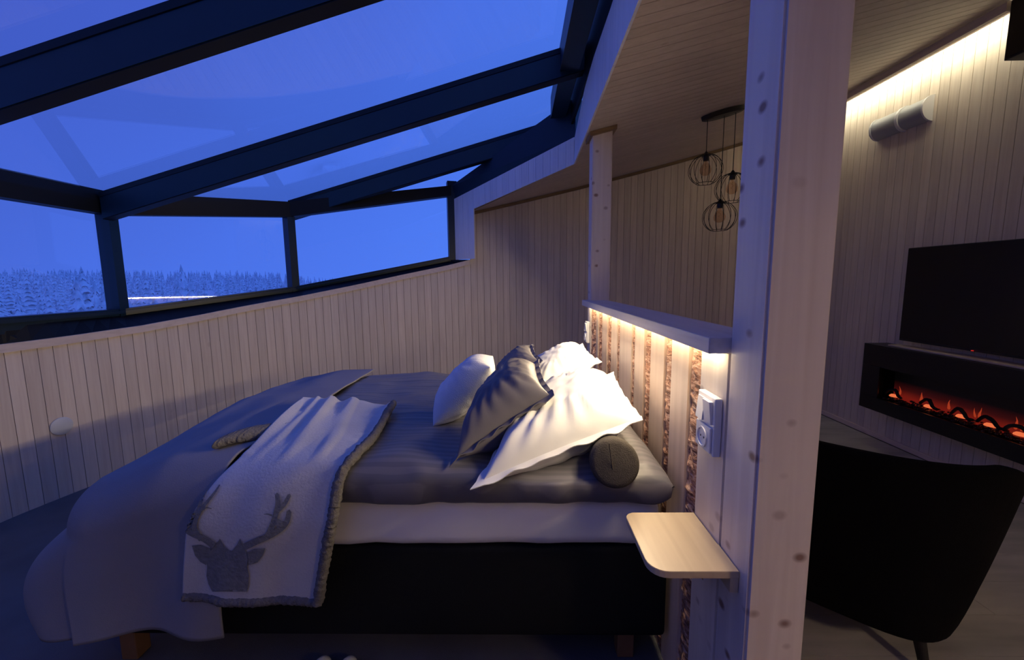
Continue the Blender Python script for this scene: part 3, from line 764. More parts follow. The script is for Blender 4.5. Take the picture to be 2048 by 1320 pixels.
# ------------------------------------------------------------------ duvet
DX0, DX1, DY0, DY1 = -1.08, .492, 1.245, 2.68
ZD0, ZD1 = H-.732, H-.600
def duvet_f():
    nu, nv = 110, 110
    def pt(u, v, top):
        x = lerp(DX0, DX1, u); y = lerp(DY0, DY1, v)
        ex = min(x-DX0, DX1-x); ey = min(y-DY0, DY1-y)
        def rnd_(e, r): return math.sqrt(max(0, 1-(1-min(e/r, 1))**2))
        h = rnd_(ex, .16 if x < -.5 else .08)*rnd_(ey, .10)
        th = (ZD1-ZD0)
        w = .020*nz3((x*2.3, y*2.6, 4))+.012*nz3((x*6, y*5, 9))+.005*nz3((x*4, y*20, 2))+.010*math.exp(-(ey/.12)**2)*nz3((x*9, y*5, 1))
        # pressed down under the pillows
        dent = .050*math.exp(-((x-.10)/.26)**2-((y-1.36)/.13)**2)
        zz = ZD0+.075+(th-.075)*h+w*h-dent*min(1, h*1.5)
        if not top: zz = ZD0+.075-.073*min(1, h*1.6)**.5+.004*nz3((x*6, y*2, 0))
        y += .07*max(0, min(1, (-.80-x)/.2))*max(0, 1-v*3)
        # scalloped rim
        yy_ = y - math.exp(-(v/.05)**2)*(.014*nz3((x*5, 3, zz*8))+.010*nz3((x*13, 5, zz*16)))
        return Vector((x, yy_, zz))
    # denser sampling at rim by easing
    def ease(t): return .5-.5*math.cos(math.pi*t)*1.0 if False else t**1 if False else (t-.06*math.sin(2*math.pi*t))
    b = bmesh.new(); T = []; B = []
    for i in range(nu+1):
        T.append([]); B.append([])
        for j in range(nv+1):
            u, v = ease(i/nu), ease(j/nv)
            p_ = pt(u, v, True); T[i].append(b.verts.new(p_))
            if i in (0, nu) or j in (0, nv): B[i].append(T[i][j])
            else: B[i].append(b.verts.new(pt(u, v, False)))
    for i in range(nu):
        for j in range(nv):
            b.faces.new((T[i][j], T[i+1][j], T[i+1][j+1], T[i][j+1]))
            f_ = (B[i][j+1], B[i+1][j+1], B[i+1][j], B[i][j])
            try: b.faces.new(f_)
            except ValueError: pass
    return b
dv = smooth(obj('duvet', duvet_f(), M_duvet), 180); tag(dv, 'dark grey satin-striped duvet spread over the mattress', 'duvet')

# ------------------------------------------------------------------ bedspread draped over the foot
SXE = -.985; rC = .15
XF, YN, YFAR = -1.585, 1.225, 2.73
ZT = H-.585
arc = rC*math.pi/2
def sp_f(u, v):
    hang = .36
    a = lerp((XF+rC)-SXE, arc+hang, u)          # beyond the foot; negative = on top
    span = YFAR-(YN+rC)
    bq = lerp(-(span-.02), arc+.43, v)
    def prof(q):                                # -> (outward, down)
        if q <= 0: return q, 0
        if q < arc: t = q/rC; return rC*math.sin(t), rC*(1-math.cos(t))
        return rC+.03*(q-arc), rC+(q-arc)
    aa = a
    if aa <= 0 and bq <= 0: x, y, z = XF+rC-aa, YN+rC-bq, 0
    elif aa <= 0: o, d = prof(bq); x, y, z = XF+rC-aa, YN+rC-o, d
    elif bq <= 0: o, d = prof(aa); x, y, z = XF+rC-o, YN+rC-bq, d
    else:
        ph = math.atan2(bq, aa); r_ = max(aa, bq)
        o, d = prof(r_); fl = max(0, r_-arc)*.16*math.sin(2*ph)**2
        o += fl
        x, y, z = XF+rC-o*math.cos(ph), YN+rC-o*math.sin(ph), d
    hf = max(0, z-rC)
    if bq > 0 and aa <= .1:
        y += hf*.06*math.sin(x*15+1.5)+hf*.07*nz3((x*5, z*2, 0))
    if aa > 0:
        bl_ = .15*math.sin(math.pi*min(1, hf/.46))*math.cos(math.atan2(max(bq, 0), aa))*max(0, min(1, (1.9-y)/.6))
        x -= bl_
        if bq <= 0: x += hf*.10*math.sin(y*13)*.5
    w = .008*nz3((x*2.2, y*2.0, 1)) + .004*nz3((x*6, y*7, 5))
    # the top sinks from the duvet towards the foot and the near edge
    k = max(0, min(1, (SXE-.20-x)/.28)); k = k*k*(3-2*k)
    drop = interp(y, [(1.225, .10), (1.40, .085), (1.6, .07), (2.1, .02), (2.7, .05)])*k
    drop *= max(0, 1-hf*2.2)
    return Vector((x, y, ZT-z-drop+(w if z < .02 else w*.3)))
sb = grid(sp_f, 120, 150)
def face_eye(b_):
    b_.normal_update(); n_ = sum(1 if f_.normal.dot(EYE-f_.calc_center_median()) > 0 else -1 for f_ in b_.faces)
    if n_ < 0: bmesh.ops.reverse_faces(b_, faces=b_.faces)
face_eye(sb)
so = smooth(obj('bedspread', sb, M_spread), 180); tag(so, 'plain grey bedspread covering the foot of the bed and hanging to the floor', 'bedspread')
md = so.modifiers.new('thickness', 'SOLIDIFY'); md.thickness = .006; md.offset = -1

# ------------------------------------------------------------------ throw blanket
bpy.context.view_layer.update()
def bvh_of(o):
    b_ = bmesh.new(); b_.from_mesh(o.data); t_ = BVHTree.FromBMesh(b_); b_.free(); return t_
BV = [bvh_of(dv), bvh_of(so)]
def on_bed(px, py):
    d = ray(px, py).normalized(); best = None
    for t_ in BV:
        h = t_.ray_cast(EYE, d)
        if h[0] is not None and (best is None or h[3] < best[3]): best = h
    return best[0] if best else None
rows = [((606, 803), (786, 820)), ((548, 862), (750, 878)), ((480, 926), (708, 920)), ((424, 985), (680, 962)),
        ((380, 1044), (663, 1035)), ((370, 1110), (650, 1110)), ((366, 1190), (636, 1198))]
def top_z(x, y):
    best = 0
    for t_ in BV:
        h = t_.ray_cast(Vector((x, y, 3)), Vector((0, 0, -1)))
        if h[0] is not None: best = max(best, h[0].z)
    return best
TLp, TRp = [], []
for i_, (l_, r_) in enumerate(rows):
    for px_, LST, yh in ((l_, TLp, 1.190), (r_, TRp, 1.195)):
        h_ = on_bed(*px_) if i_ < 4 else None
        if h_ is not None and h_.y > yh+.03: LST.append(h_+Vector((0, 0, .02))+(EYE-h_).normalized()*.012)
        else: LST.append(at(*px_, Y=yh))
def throw_f(s_, t_):
    L_ = crom(TLp, t_); R_ = crom(TRp, t_); p_ = L_.lerp(R_, s_)
    bulge = math.sin(math.pi*s_)
    top = max(0, 1-t_*2.4)
    p_.z += .010*bulge*(1-t_)+.020*top*max(0, nz3((s_*7+1.5, t_*3, 2)))*2.0+.009*nz3((s_*4, t_*5, 7))*(.4+top)
    p_.y -= .010*bulge*t_ + .008*math.sin(s_*11+t_*3)*t_*.8+.008*nz3((s_*5, t_*3, 3))*t_
    if t_ < .30: p_.z += .016*(1-t_/.30)*math.sin(s_*34+2)*math.exp(-((s_-.28)/.22)**2)
    z_ = top_z(p_.x, p_.y)
    if p_.y > 1.215 and z_ > .3: p_.z = max(p_.z, z_+.026)
    return p_
tb_ = grid(throw_f, 90, 150); face_eye(tb_)
dp = [Vector(v.co) for v in tb_.verts]
bvh = BVHTree.FromBMesh(tb_)
tr = empty('throw_blanket', tuple(at(500, 1195, Y=1.195))); tag(tr, 'silvery grey fleece throw with an embossed deer head, lying across the bed', 'blanket')
top = keep(smooth(obj('velvet_side', tb_, M_velvet), 180), tr)
md = top.modifiers.new('thickness', 'SOLIDIFY'); md.thickness = .012; md.offset = -1
def fuzzy(pts, r, name, n=14, amp=.28, lab=None):
    P = [Vector(p_) for p_ in pts]
    def rr(i, k): q_ = P[i]; return r*(1+amp*nz3((q_.x*70+k*1.7, q_.y*70+k, q_.z*70))+amp*.8*nz3((q_.x*150, k*2.2, q_.z*150)))
    o = keep(smooth(obj(name, tube(P, r, n, rr=rr), M_sherpa), 180), tr)
    if lab: o['label'] = lab
    return o
fuzzy([throw_f(1, i/220)+Vector((.004, -.004, -.006)) for i in range(221)], .0165, 'sherpa_edge', lab='curly fleece edge down the right side')
fuzzy([throw_f(i/160, 1)+Vector((0, .004, -.008)) for i in range(161)], .0150, 'sherpa_hem', lab='curly fleece hem along the bottom')
# folded-under end that sticks out at the left
ra_ = on_bed(438, 896)+Vector((0, 0, .02)); rb_ = on_bed(600, 858)+Vector((0, 0, .016))
def roll_f(u, v):
    c_ = ra_.lerp(rb_, u); c_.z += -.002+.008*math.sin(u*5); c_.x -= .015*math.sin(u*3)
    rx = .020*(math.sqrt(max(0.0, 1-(1-min(1, u/.10))**2))+.001)*(1+.5*u); ang = 2*math.pi*v
    dr = Vector((.1, .9, 0)).normalized()
    k_ = 1+.10*nz3((u*30, v*9, 2))+.08*nz3((u*80, v*20, 7))
    return c_+dr*(math.cos(ang)*rx*2.6*k_)+Vector((0, 0, math.sin(ang)*rx*k_))
o = keep(smooth(obj('folded_end', grid(roll_f, 60, 20), M_sherpa), 180), tr); o['label'] = 'fleecy folded-under end showing on the left'
# deer motif: outline polygons (photo pixels) laid on to the blanket
def cp(x, y): return (340+x/2.869, 780+y/2.869)
def stroke(path, w0, w1):
    P = [Vector(cp(*p_)) for p_ in path]; L_ = []; R_ = []
    # resample smooth
    Q = [crom(P, i/(6*(len(P)-1))) for i in range(6*(len(P)-1)+1)]
    for i, q_ in enumerate(Q):
        t_ = (Q[min(i+1, len(Q)-1)]-Q[max(i-1, 0)]).normalized(); n_ = Vector((-t_.y, t_.x)); w = lerp(w0, w1, i/(len(Q)-1))/2/2.869
        L_.append(q_+n_*w); R_.append(q_-n_*w)
    tipn = (Q[-1]-Q[-2]).normalized()*(w1/2/2.869)
    return [tuple(p_) for p_ in L_]+[tuple(Q[-1]+tipn)]+[tuple(p_) for p_ in R_[::-1]]
def lay(polys, name, lift=.0022, lab=None, mat=None):
    bm = bmesh.new()
    for gi, poly in enumerate(polys):
        n = len(poly); xs = [p_[0] for p_ in poly]; ys_ = [p_[1] for p_ in poly]
        pts = [Vector(p_) for p_ in poly]
        def inside(x, y):
            c = False; j = n-1
            for i in range(n):
                if (ys_[i] > y) != (ys_[j] > y) and x < (xs[j]-xs[i])*(y-ys_[i])/(ys_[j]-ys_[i]+1e-12)+xs[i]: c = not c
                j = i
            return c
        gx = min(xs)+2
        extra = []
        while gx < max(xs):
            gy = min(ys_)+2
            while gy < max(ys_):
                if inside(gx, gy): extra.append(Vector((gx, gy)))
                gy += 4
            gx += 4
        res = delaunay_2d_cdt(pts+extra, [], [list(range(n))], 1, .05)
        vs = []
        for p_ in res[0]:
            d = ray(p_.x, p_.y).normalized(); h = bvh.ray_cast(EYE, d)
            if h[0] is None: h = bvh.find_nearest(EYE+d*1.7)
            nn = h[1] if h[1].dot(d) < 0 else -h[1]
            hgt = lift+.0012*nz3((p_.x*.25, p_.y*.25, 0))
            vs.append(bm.verts.new(h[0]+nn*(hgt+.0005*gi)))
        for f_ in res[2]:
            try: bm.faces.new([vs[i] for i in f_])
            except ValueError: pass
    o = keep(smooth(obj(name, bm, mat or M_deer), 180), tr)
    if lab: o['label'] = lab
    return o
head = [cp(*p_) for p_ in [(228, 935), (245, 908), (268, 885), (292, 848), (315, 892), (345, 917), (362, 917), (388, 885), (410, 846), (420, 890), (440, 920), (452, 960), (448, 1010), (458, 1060), (456, 1110), (446, 1152), (250, 1152), (228, 1110), (216, 1060), (220, 1010), (214, 965)]]
lay([head], 'deer_head', .004, 'dark embossed deer head')
lay([[cp(*p_) for p_ in [(132, 888), (180, 884), (240, 905), (228, 960), (214, 1000), (180, 982), (150, 945)]]], 'deer_ear', .004)
lay([[cp(*p_) for p_ in [(450, 925), (490, 905), (551, 903), (535, 945), (505, 985), (455, 1000)]]], 'deer_ear', .004)
lay([stroke([(262, 888), (200, 845), (130, 815), (94, 785), (120, 740), (165, 690), (195, 620), (218, 572)], 40, 14), stroke([(190, 850), (150, 790), (165, 720), (205, 660), (255, 600), (292, 548)], 34, 8), stroke([(182, 690), (215, 672), (245, 676)], 14, 5)], 'deer_antler', .006)
lay([stroke([(438, 892), (500, 862), (570, 832), (640, 790), (675, 750), (688, 695)], 40, 28), stroke([(560, 838), (590, 780), (615, 700), (625, 650), (621, 600)], 34, 26), stroke([(622, 690), (662, 650), (690, 602)], 28, 20), stroke([(592, 716), (570, 708), (548, 709)], 12, 4), stroke([(610, 745), (650, 762), (680, 752)], 40, 24)], 'deer_antler', .006)

# ------------------------------------------------------------------ pillows
def pillow(name, cs, thick, mat, label, group=None, flange=.0, pinch=.10, wr=.5, seed=0, expo=.55, wfl=.006, belly=.8):
    A, B, Cc, D = [Vector(c) for c in cs]
    cen = (A+B+Cc+D)/4
    n = ((B-A).cross(D-A)).normalized()
    if n.z < 0: n = -n
    def base(u, v):
        u2 = u*(1-pinch*abs(u)**2*(1-v*v)); v2 = v*(1-pinch*abs(v)**2*(1-u*u))
        s_, t_ = (u2+1)/2, (v2+1)/2
        return A*(1-s_)*(1-t_)+B*s_*(1-t_)+Cc*s_*t_+D*(1-s_)*t_
    def h(u, v): return thick/2*(max(0, 1-abs(u)**3.0)*max(0, 1-abs(v)**3.0))**expo
    N_ = 56
    def off(u, v, sg):
        r_ = max(abs(u), abs(v)); ang = math.atan2(v, u)
        rad = wr*.017*math.sin(ang*19+seed+2.5*nz3((u*2, v*2, seed)))*max(0, r_-.35)*(1-r_)*3.2
        w = wr*(.016*nz3((u*1.8+seed, v*1.8, sg))+.011*nz3((u*4+seed, v*3+u*2, sg*3))+.005*nz3((u*9+seed, v*7, sg*5)))*(1-r_**3)
        return rad+w
    b = bmesh.new(); T = []; Bt = []
    for i in range(N_+1):
        T.append([]); Bt.append([])
        for j in range(N_+1):
            u, v = math.sin((i/N_*2-1)*math.pi/2)*.999, math.sin((j/N_*2-1)*math.pi/2)*.999
            p0 = base(u, v)
            rim = i in (0, N_) or j in (0, N_)
            T[i].append(b.verts.new(p0+n*((h(u, v)+off(u, v, 1)) if not rim else 0)))
            Bt[i].append(T[i][j] if rim else b.verts.new(p0-n*(h(u, v)*belly+off(u, v, -1))))
    for i in range(N_):
        for j in range(N_):
            b.faces.new((T[i][j], T[i+1][j], T[i+1][j+1], T[i][j+1]))
            try: b.faces.new((Bt[i][j+1], Bt[i+1][j+1], Bt[i+1][j], Bt[i][j]))
            except ValueError: pass
    bmesh.ops.recalc_face_normals(b, faces=b.faces)
    r_ = empty(name, cen); tag(r_, label, 'pillow', group)
    keep(smooth(obj('filling_cover', b, mat), 180), r_)
    if flange:
        per = []
        M_ = 40
        for k in range(M_): per.append((-1+2*k/M_, -1))
        for k in range(M_): per.append((1, -1+2*k/M_))
        for k in range(M_): per.append((1-2*k/M_, 1))
        for k in range(M_): per.append((-1, 1-2*k/M_))
        b = bmesh.new(); ri = []
        for k, (u, v) in enumerate(per):
            p0 = base(u, v); uu, vv = u*.97, v*.97
            wv = wfl*(math.sin(k*.8+seed)+1.4*nz3((k*.22, seed, 0)))
            outd = (base(u, v)-cen); outd -= n*outd.dot(n)
            o2 = Vector((0, 0, 0))
            ax = (B-A).normalized(); ay = (D-A).normalized()
            if abs(u) > .999: o2 += ax*math.copysign(flange, u)
            if abs(v) > .999: o2 += ay*math.copysign(flange, v)
            pin = base(uu, vv)
            ri.append([b.verts.new(pin+n*.003), b.verts.new(p0+n*.002), b.verts.new(p0+o2*.5+n*wv*.6), b.verts.new(p0+o2+n*wv),
                       b.verts.new(p0+o2+n*(wv-.003)), b.verts.new(p0+o2*.5+n*(wv*.6-.003)), b.verts.new(p0-n*.002)])
        K = len(ri)
        for k in range(K):
            A_, B_ = ri[k], ri[(k+1) % K]
            for q_ in range(6): b.faces.new((A_[q_], A_[q_+1], B_[q_+1], B_[q_]))
        bmesh.ops.recalc_face_normals(b, faces=b.faces)
        keep(smooth(obj('flange', b, mat), 60), r_)
    return r_
def P(px, py, y): return at(px, py, Y=y*.94)
pillow('pillow', [P(1065, 800, 2.15), P(1196, 724, 2.30), P(1160, 690, 2.68), P(1060, 735, 2.62)], .20, M_pil, 'white pillow at the far side of the bed, propped against the headboard', flange=.022, seed=3)
pillow('pillow', [P(966, 962, 1.298), P(1272, 840, 1.50), P(1216, 752, 1.96), P(1060, 790, 1.90)], .24, M_pil, 'large bright white pillow nearest the camera, leaning on the headboard', flange=.030, seed=8, wr=.9, pinch=.05, belly=1.0)
pillow('pillow', [P(1000, 790, 2.05), P(1078, 722, 2.08), P(1060, 690, 2.42), P(995, 750, 2.40)], .15, M_greyp, 'dark grey pillow farther back, between the two white pillows and the light cushion', flange=.016, seed=5)
pillow('pillow', [P(912, 918, 1.38), P(1100, 790, 1.50), P(1070, 728, 1.84), P(985, 800, 1.84)], .24, M_greyp, 'dark grey pillow in front, leaning on the large white pillow', flange=.020, seed=12, wr=.8)
pillow('cushion', [P(866, 852, 1.745), P(980, 734, 1.86), P(986, 712, 2.14), P(905, 800, 2.12)], .20, M_cush, 'small light grey linen cushion in front of the grey pillows', pinch=.06, seed=2, wr=.4)
# second white pillow edge (case opening) under the large pillow
# bolster
bc = at(1230, 928, Y=1.235); bl = 0.15
bo = empty('bolster', bc); tag(bo, 'round dark grey bolster under the large white pillow', 'bolster')
prof = [(0, 0), (.060, 0), (.070, .003), (.076, .010), (.078, .03), (.078, bl-.04), (.075, bl-.01), (0, bl)]
rot = Matrix.Translation(bc) @ Matrix.Rotation(math.radians(-8), 4, 'Z') @ Matrix.Rotation(-math.pi/2-.28, 4, 'X')
keep(smooth(obj('roll', lathe(prof, 40, None, rot), M_bol), 50), bo)
bm = tube([bc+Vector((-.012+.02*i/8-.008, -.0025, .070*(1-2*i/8))) for i in range(9)], .0022, 6); keep(smooth(obj('seam', bm, M_bol)), bo)

# ------------------------------------------------------------------ slippers peeping out under the bed
def slipper(px, label):
    c0 = at(px, 1316, Y=1.32); x = c0.x
    r_ = empty('slipper', (x, 1.2, .005)); tag(r_, label, 'slipper')
    sole = [(x+.045*math.sin(a_)*(1-.12*math.cos(a_)), 1.22+.125*-math.cos(a_)) for a_ in [2*math.pi*i/24 for i in range(24)]]
    keep(obj('sole', prism(sole, .005, .018, .002), M_slip), r_)
    def uf(u, v):
        a_ = math.pi*u; y = lerp(1.23, 1.343, v); w = .044*math.sqrt(max(.0, 1-((y-1.22)/.127)**2))
        return Vector((x-w*math.cos(a_), y, .018+.05*math.sin(a_)*math.sqrt(max(0, 1-v**3))))
    keep(smooth(obj('upper', grid(uf, 16, 12), M_slip), 180), r_)
slipper(648, 'left white slipper standing half under the bed')
slipper(700, 'right white slipper standing half under the bed')

# ------------------------------------------------------------------ round vent on the left wall
s_ = wall_at_u(u_of_px(122, 852)); wp, wn = wall_s(s_); vc = at(122, 852, Y=wp.y)
vc = Vector((wp.x, wp.y, vc.z)); ve = empty('wall_vent', vc); tag(ve, 'round white vent cover on the board wall beneath the left window', 'vent')
rot = Matrix.Translation(vc-wn*.001) @ (-wn).to_track_quat('Z', 'Y').to_matrix().to_4x4()
keep(smooth(obj('rim', lathe([(.046, 0), (.052, 0), (.053, .006), (.048, .010), (.046, 0)], 36, None, rot), M_whitem)), ve)
keep(smooth(obj('disc', lathe([(0, .012), (.054, .011), (.059, .008), (.059, .006), (.03, .001), (0, .001)], 36, None, rot), M_whitem)), ve)

# ------------------------------------------------------------------ pendant lamp
PY = 3.33
pc = at(1445, 230, Y=PY); pcx = pc.x
pn = empty('pendant_lamp', (pcx, PY, ceilz(pcx))); tag(pn, 'black ceiling lamp with three wire globes on cords, unlit', 'lamp')
rotc = Matrix.Translation((pcx, PY, ceilz(pcx)-.001)) @ Matrix.Rotation(-math.atan(CS), 4, 'Y') @ Matrix.Diagonal((1.0, .42, 1, 1))
keep(smooth(obj('canopy', lathe([(0, -.034), (.150, -.034), (.164, -.028), (.166, 0), (0, 0)], 40, None, rotc), M_black), 35), pn)
def cage(px, py, cordpx):
    c_ = at(px, py, Y=PY); R_ = .124
    cz = c_.z; x = c_.x
    tp = cz+R_*.98
    ca = obj('wire_cage', bmesh.new(), M_wire)
    b = bmesh.new()
    nrib = 14
    for k in range(nrib):
        a_ = 2*math.pi*k/nrib; pts = []
        for j in range(13):
            th = lerp(.14, 2.62, j/12); pts.append((x+R_*math.sin(th)*math.cos(a_), PY+R_*math.sin(th)*math.sin(a_), cz+R_*.95*math.cos(th)))
        tube(pts, .0019, 5, b)
    for th in (2.62,):
        tube([(x+R_*math.sin(th)*math.cos(2*math.pi*k/30), PY+R_*math.sin(th)*math.sin(2*math.pi*k/30), cz+R_*.95*math.cos(th)) for k in range(30)], .0021, 5, b, closed=True)
    b.to_mesh(ca.data); b.free(); keep(ca, pn)
    def kid(o): o.parent = ca; o.matrix_parent_inverse = ca.matrix_world.inverted(); return o
    # nested sub-parts follow the cage
    o = smooth(obj('socket', lathe([(0, tp+.018), (.006, tp+.016), (.020, tp-.006), (.034, tp-.016), (.022, tp-.020), (.020, tp-.052), (0, tp-.052)], 20, None, Matrix.Translation((x, PY, 0))), M_bulbcap), 40); o.parent = ca
    z = tp-.052
    o = smooth(obj('bulb', lathe([(.012, z), (.014, z-.016), (.034, z-.040), (.044, z-.068), (.040, z-.092), (.022, z-.110), (0, z-.114)], 24, None, Matrix.Translation((x, PY, 0))), M_amber), 180); o.parent = ca
    fl = tube([(x+.010*math.cos(i*1.2), PY+.010*math.sin(i*1.2), z-.02-.006*i) for i in range(10)], .0012, 5); o = obj('filament', fl, M_amberf); o.parent = ca
    keep(obj('cord', tube([(x, PY, tp+.016), (x, PY, ceilz(x)-.03)], .0030, 6), M_bulbcap), pn)
M_amberf = plain('filament', (.5, .3, .15), .4)
for a_ in ((1411, 340, 0), (1464, 377, 0), (1439, 434, 0)): cage(*a_)

# ------------------------------------------------------------------ beam with light strip, wall lamp, cabinet, television, fire
BXF = 2.85
y0b = at(2013, 15, X=BXF).y
bmz0, bmz1 = at(1700, 195, X=BXF).z, None
bw = empty('light_beam', (BXF, 2.4, bmz0)); tag(bw, 'wooden ceiling beam with a white light strip along the right wall', 'beam')
b = hexa([(BXF, y0b, bmz0), (BXF, 4.62, bmz0), (BXF+.035, 4.62, bmz0), (BXF+.035, y0b, bmz0),
          (BXF, y0b, ceilz(BXF)-.004), (BXF, 4.62, ceilz(BXF)-.004), (BXF+.035, 4.62, ceilz(BXF+.035)-.004), (BXF+.035, y0b, ceilz(BXF+.035)-.004)])
keep(obj('board', b, M_trim), bw)
keep(obj('led_strip', box_bm(BXF+.040, BXF+.055, y0b, 4.60, bmz0+.022, bmz0+.028), M_led2), bw)

lx = XR-.001
ly0, ly1 = at(1848, 215, X=XR-.07).y, at(1742, 255, X=XR-.07).y
lz = at(1800, 236, X=XR-.07).z
wlp = empty('wall_lamp', (lx, (ly0+ly1)/2, lz)); tag(wlp, 'long white half-round wall lamp with a centre band, switched off', 'lamp')
def half(y0_, y1_, r, name, mat, dx=0):
    def f_(u, v):
        a_ = lerp(-math.pi/2, math.pi/2, u); return Vector((lx-(.085+dx)*math.cos(a_)*(r/.095), lerp(y0_, y1_, v), lz+r*math.sin(a_)))
    b = grid(f_, 16, 4)
    for v_ in (0, 1):
        vs = [b.verts.new(f_(i/16, v_)) for i in range(17)]; b.faces.new(vs if v_ else vs[::-1])
    vs = [b.verts.new(f_(u, v)) for u, v in ((0, 0), (1, 0), (1, 1), (0, 1))]; b.faces.new(vs)
    bmesh.ops.remove_doubles(b, verts=b.verts, dist=1e-5); bmesh.ops.recalc_face_normals(b, faces=b.faces)
    return keep(smooth(obj(name, b, mat), 40), wlp)
ymid = at(1795, 238, X=XR-.07).y
M_shade = plain('grey_lamp_shade', (.42, .44, .46), .4)
half(ly0+.01, ymid-.012, .088, 'shade', M_shade); half(ymid+.012, ly1-.01, .088, 'shade', M_shade)
half(ymid-.0115, ymid+.0115, .098, 'centre_band', M_white); half(ly0-.004, ly0+.0095, .094, 'end_cap', M_white); half(ly1-.0095, ly1+.004, .094, 'end_cap', M_white)

cz0 = at(2030, 112, X=2.86).z; cy1 = at(2010, 100, X=2.86).y
cb = empty('wall_cabinet', (2.86, cy1, cz0)); tag(cb, 'black box unit high on the right wall, cut by the frame edge', 'cabinet')
keep(obj('body', box_bm(2.86, XR-.001, cy1-.7, cy1, cz0, ceilz(2.86)-.01, .004), M_black), cb)
keep(obj('front_panel', box_bm(2.852, 2.8595, cy1-.69, cy1-.01, cz0+.01, ceilz(2.852)-.02, .002), M_tv), cb)

TX = 3.03
ty1_ = at(1806, 590, X=TX).y; tz1 = at(1808, 497, X=TX).z; tz0 = at(1796, 680, X=TX).z
tv = empty('television', (TX, ty1_-.6, tz0)); tag(tv, 'large black flat television hanging above the fireplace', 'television')
keep(obj('housing', box_bm(TX+.004, TX+.05, ty1_-1.24, ty1_, tz0, tz1, .004), M_black), tv)
keep(obj('screen', box_bm(TX, TX+.0035, ty1_-1.232, ty1_-.008, tz0+.018, tz1-.008), M_tv), tv)
keep(obj('wall_mount', box_bm(TX+.051, XR-.001, ty1_-.85, ty1_-.4, tz0+.15, tz1-.15), M_black), tv)
p_ = at(1944, 704, X=TX-.002); o = keep(obj('power_light', box_bm(TX-.0045, TX-.0005, p_.y-.008, p_.y+.006, tz0+.004, tz0+.009), emit('red_standby', (1, .03, .02), .6)), tv)

FX = 2.93
fy1 = at(1729, 690, X=FX).y; fz1 = at(1731, 686, X=FX).z; fz0 = at(1720, 811, X=FX).z; fy0 = fy1-1.75
fp = empty('fireplace', (FX, fy1, fz0)); tag(fp, 'long black electric wall fireplace with glowing red flames', 'fireplace')
bt_ = .075
oy1 = at(1757, 760, X=FX).y; oy0 = fy0+.12
oz1 = at(1760, 735, X=FX).z; oz0 = at(1765, 800, X=FX).z
M_fp = plain('black_glass', (.004, .004, .004), .3)
b = bmesh.new()
box_bm(FX, FX+.012, fy0, fy1, oz1, fz1, 0, 2, b); box_bm(FX, FX+.012, fy0, fy1, fz0, oz0, 0, 2, b)
box_bm(FX, FX+.012, oy1, fy1, oz0+.0005, oz1-.0005, 0, 2, b); box_bm(FX, FX+.012, fy0, oy0, oz0+.0005, oz1-.0005, 0, 2, b)
keep(obj('front_frame', b, M_fp), fp)
b = bmesh.new()
box_bm(FX+.0125, XR-.002, fy0, fy1, fz1-.012, fz1, 0, 2, b); box_bm(FX+.0125, XR-.002, fy0, fy1, fz0, fz0+.03, 0, 2, b)
box_bm(FX+.0125, XR-.002, fy1-.02, fy1, fz0+.031, fz1-.013, 0, 2, b); box_bm(FX+.0125, XR-.002, fy0, fy0+.02, fz0+.031, fz1-.013, 0, 2, b)
box_bm(XR-.02, XR-.002, fy0+.021, fy1-.021, fz0+.031, fz1-.013, 0, 2, b)
keep(obj('casing', b, M_black), fp)
# glowing back screen: red haze that fades upward
def glow_mat():
    m, t, p = nodes('flame_screen'); N = t.nodes; L = t.links
    tc = N.new('ShaderNodeTexCoord'); s_ = N.new('ShaderNodeSeparateXYZ'); L.new(tc.outputs['Object'], s_.inputs[0])
    mr = N.new('ShaderNodeMapRange'); mr.inputs['From Min'].default_value = oz0+.03; mr.inputs['From Max'].default_value = oz1-.02; L.new(s_.outputs['Z'], mr.inputs['Value'])
    r = N.new('ShaderNodeValToRGB'); e = r.color_ramp.elements; e[0].color = (.13, .007, .004, 1); e[1].color = (.0006, .0005, .0005, 1); e[1].position = .58
    x = e.new(.28); x.color = (.026, .002, .002, 1)
    L.new(mr.outputs[0], r.inputs[0]); p.inputs['Base Color'].default_value = (.005, .003, .003, 1); L.new(r.outputs[0], p.inputs['Emission Color']); p.inputs['Emission Strength'].default_value = 1.1
    return m
keep(obj('flame_screen', box_bm(XR-.040, XR-.022, oy0-.02, oy1+.02, oz0-.01, oz1+.01), glow_mat()), fp)
M_fl = emit('flame', (1, .10, .03), .34); M_em = emit('ember_glow', (1, .20, .07), .8)
o = keep(obj('mantel', box_bm(FX+.05, XR-.002, fy0+.02, fy1-.16, fz1+.0005, fz1+.012, .002), M_trim), fp); o['label'] = 'pale wooden ledge on top'
M_log = plain('charred_log', (.006, .005, .005), .8, bump=.8, bscale=60)
rf = random.Random(11)
zf = oz0+.012
yv = oy1-.06; i = 0
while yv > oy0+.05:
    hh = rf.uniform(.05, .10); w = rf.uniform(.007, .013); sw = rf.uniform(-.012, .012)
    pr = [(0, 0), (w*.8, hh*.06), (w, hh*.2), (w*.72, hh*.45), (w*.38, hh*.7), (w*.12, hh*.92), (0, hh)]
    b = lathe(pr, 8, None, Matrix.Translation((XR-.062, yv, zf+.03)) @ Matrix.Diagonal((.5, 1, 1, 1)))
    for v_ in b.verts: v_.co.y += sw*((v_.co.z-zf-.03)/hh)**2+.004*math.sin((v_.co.z-zf)*70+i)
    keep(smooth(obj('flame', b, M_fl), 180), fp); yv -= rf.choice((.03, .035, .12, .17, .2)); i += 1
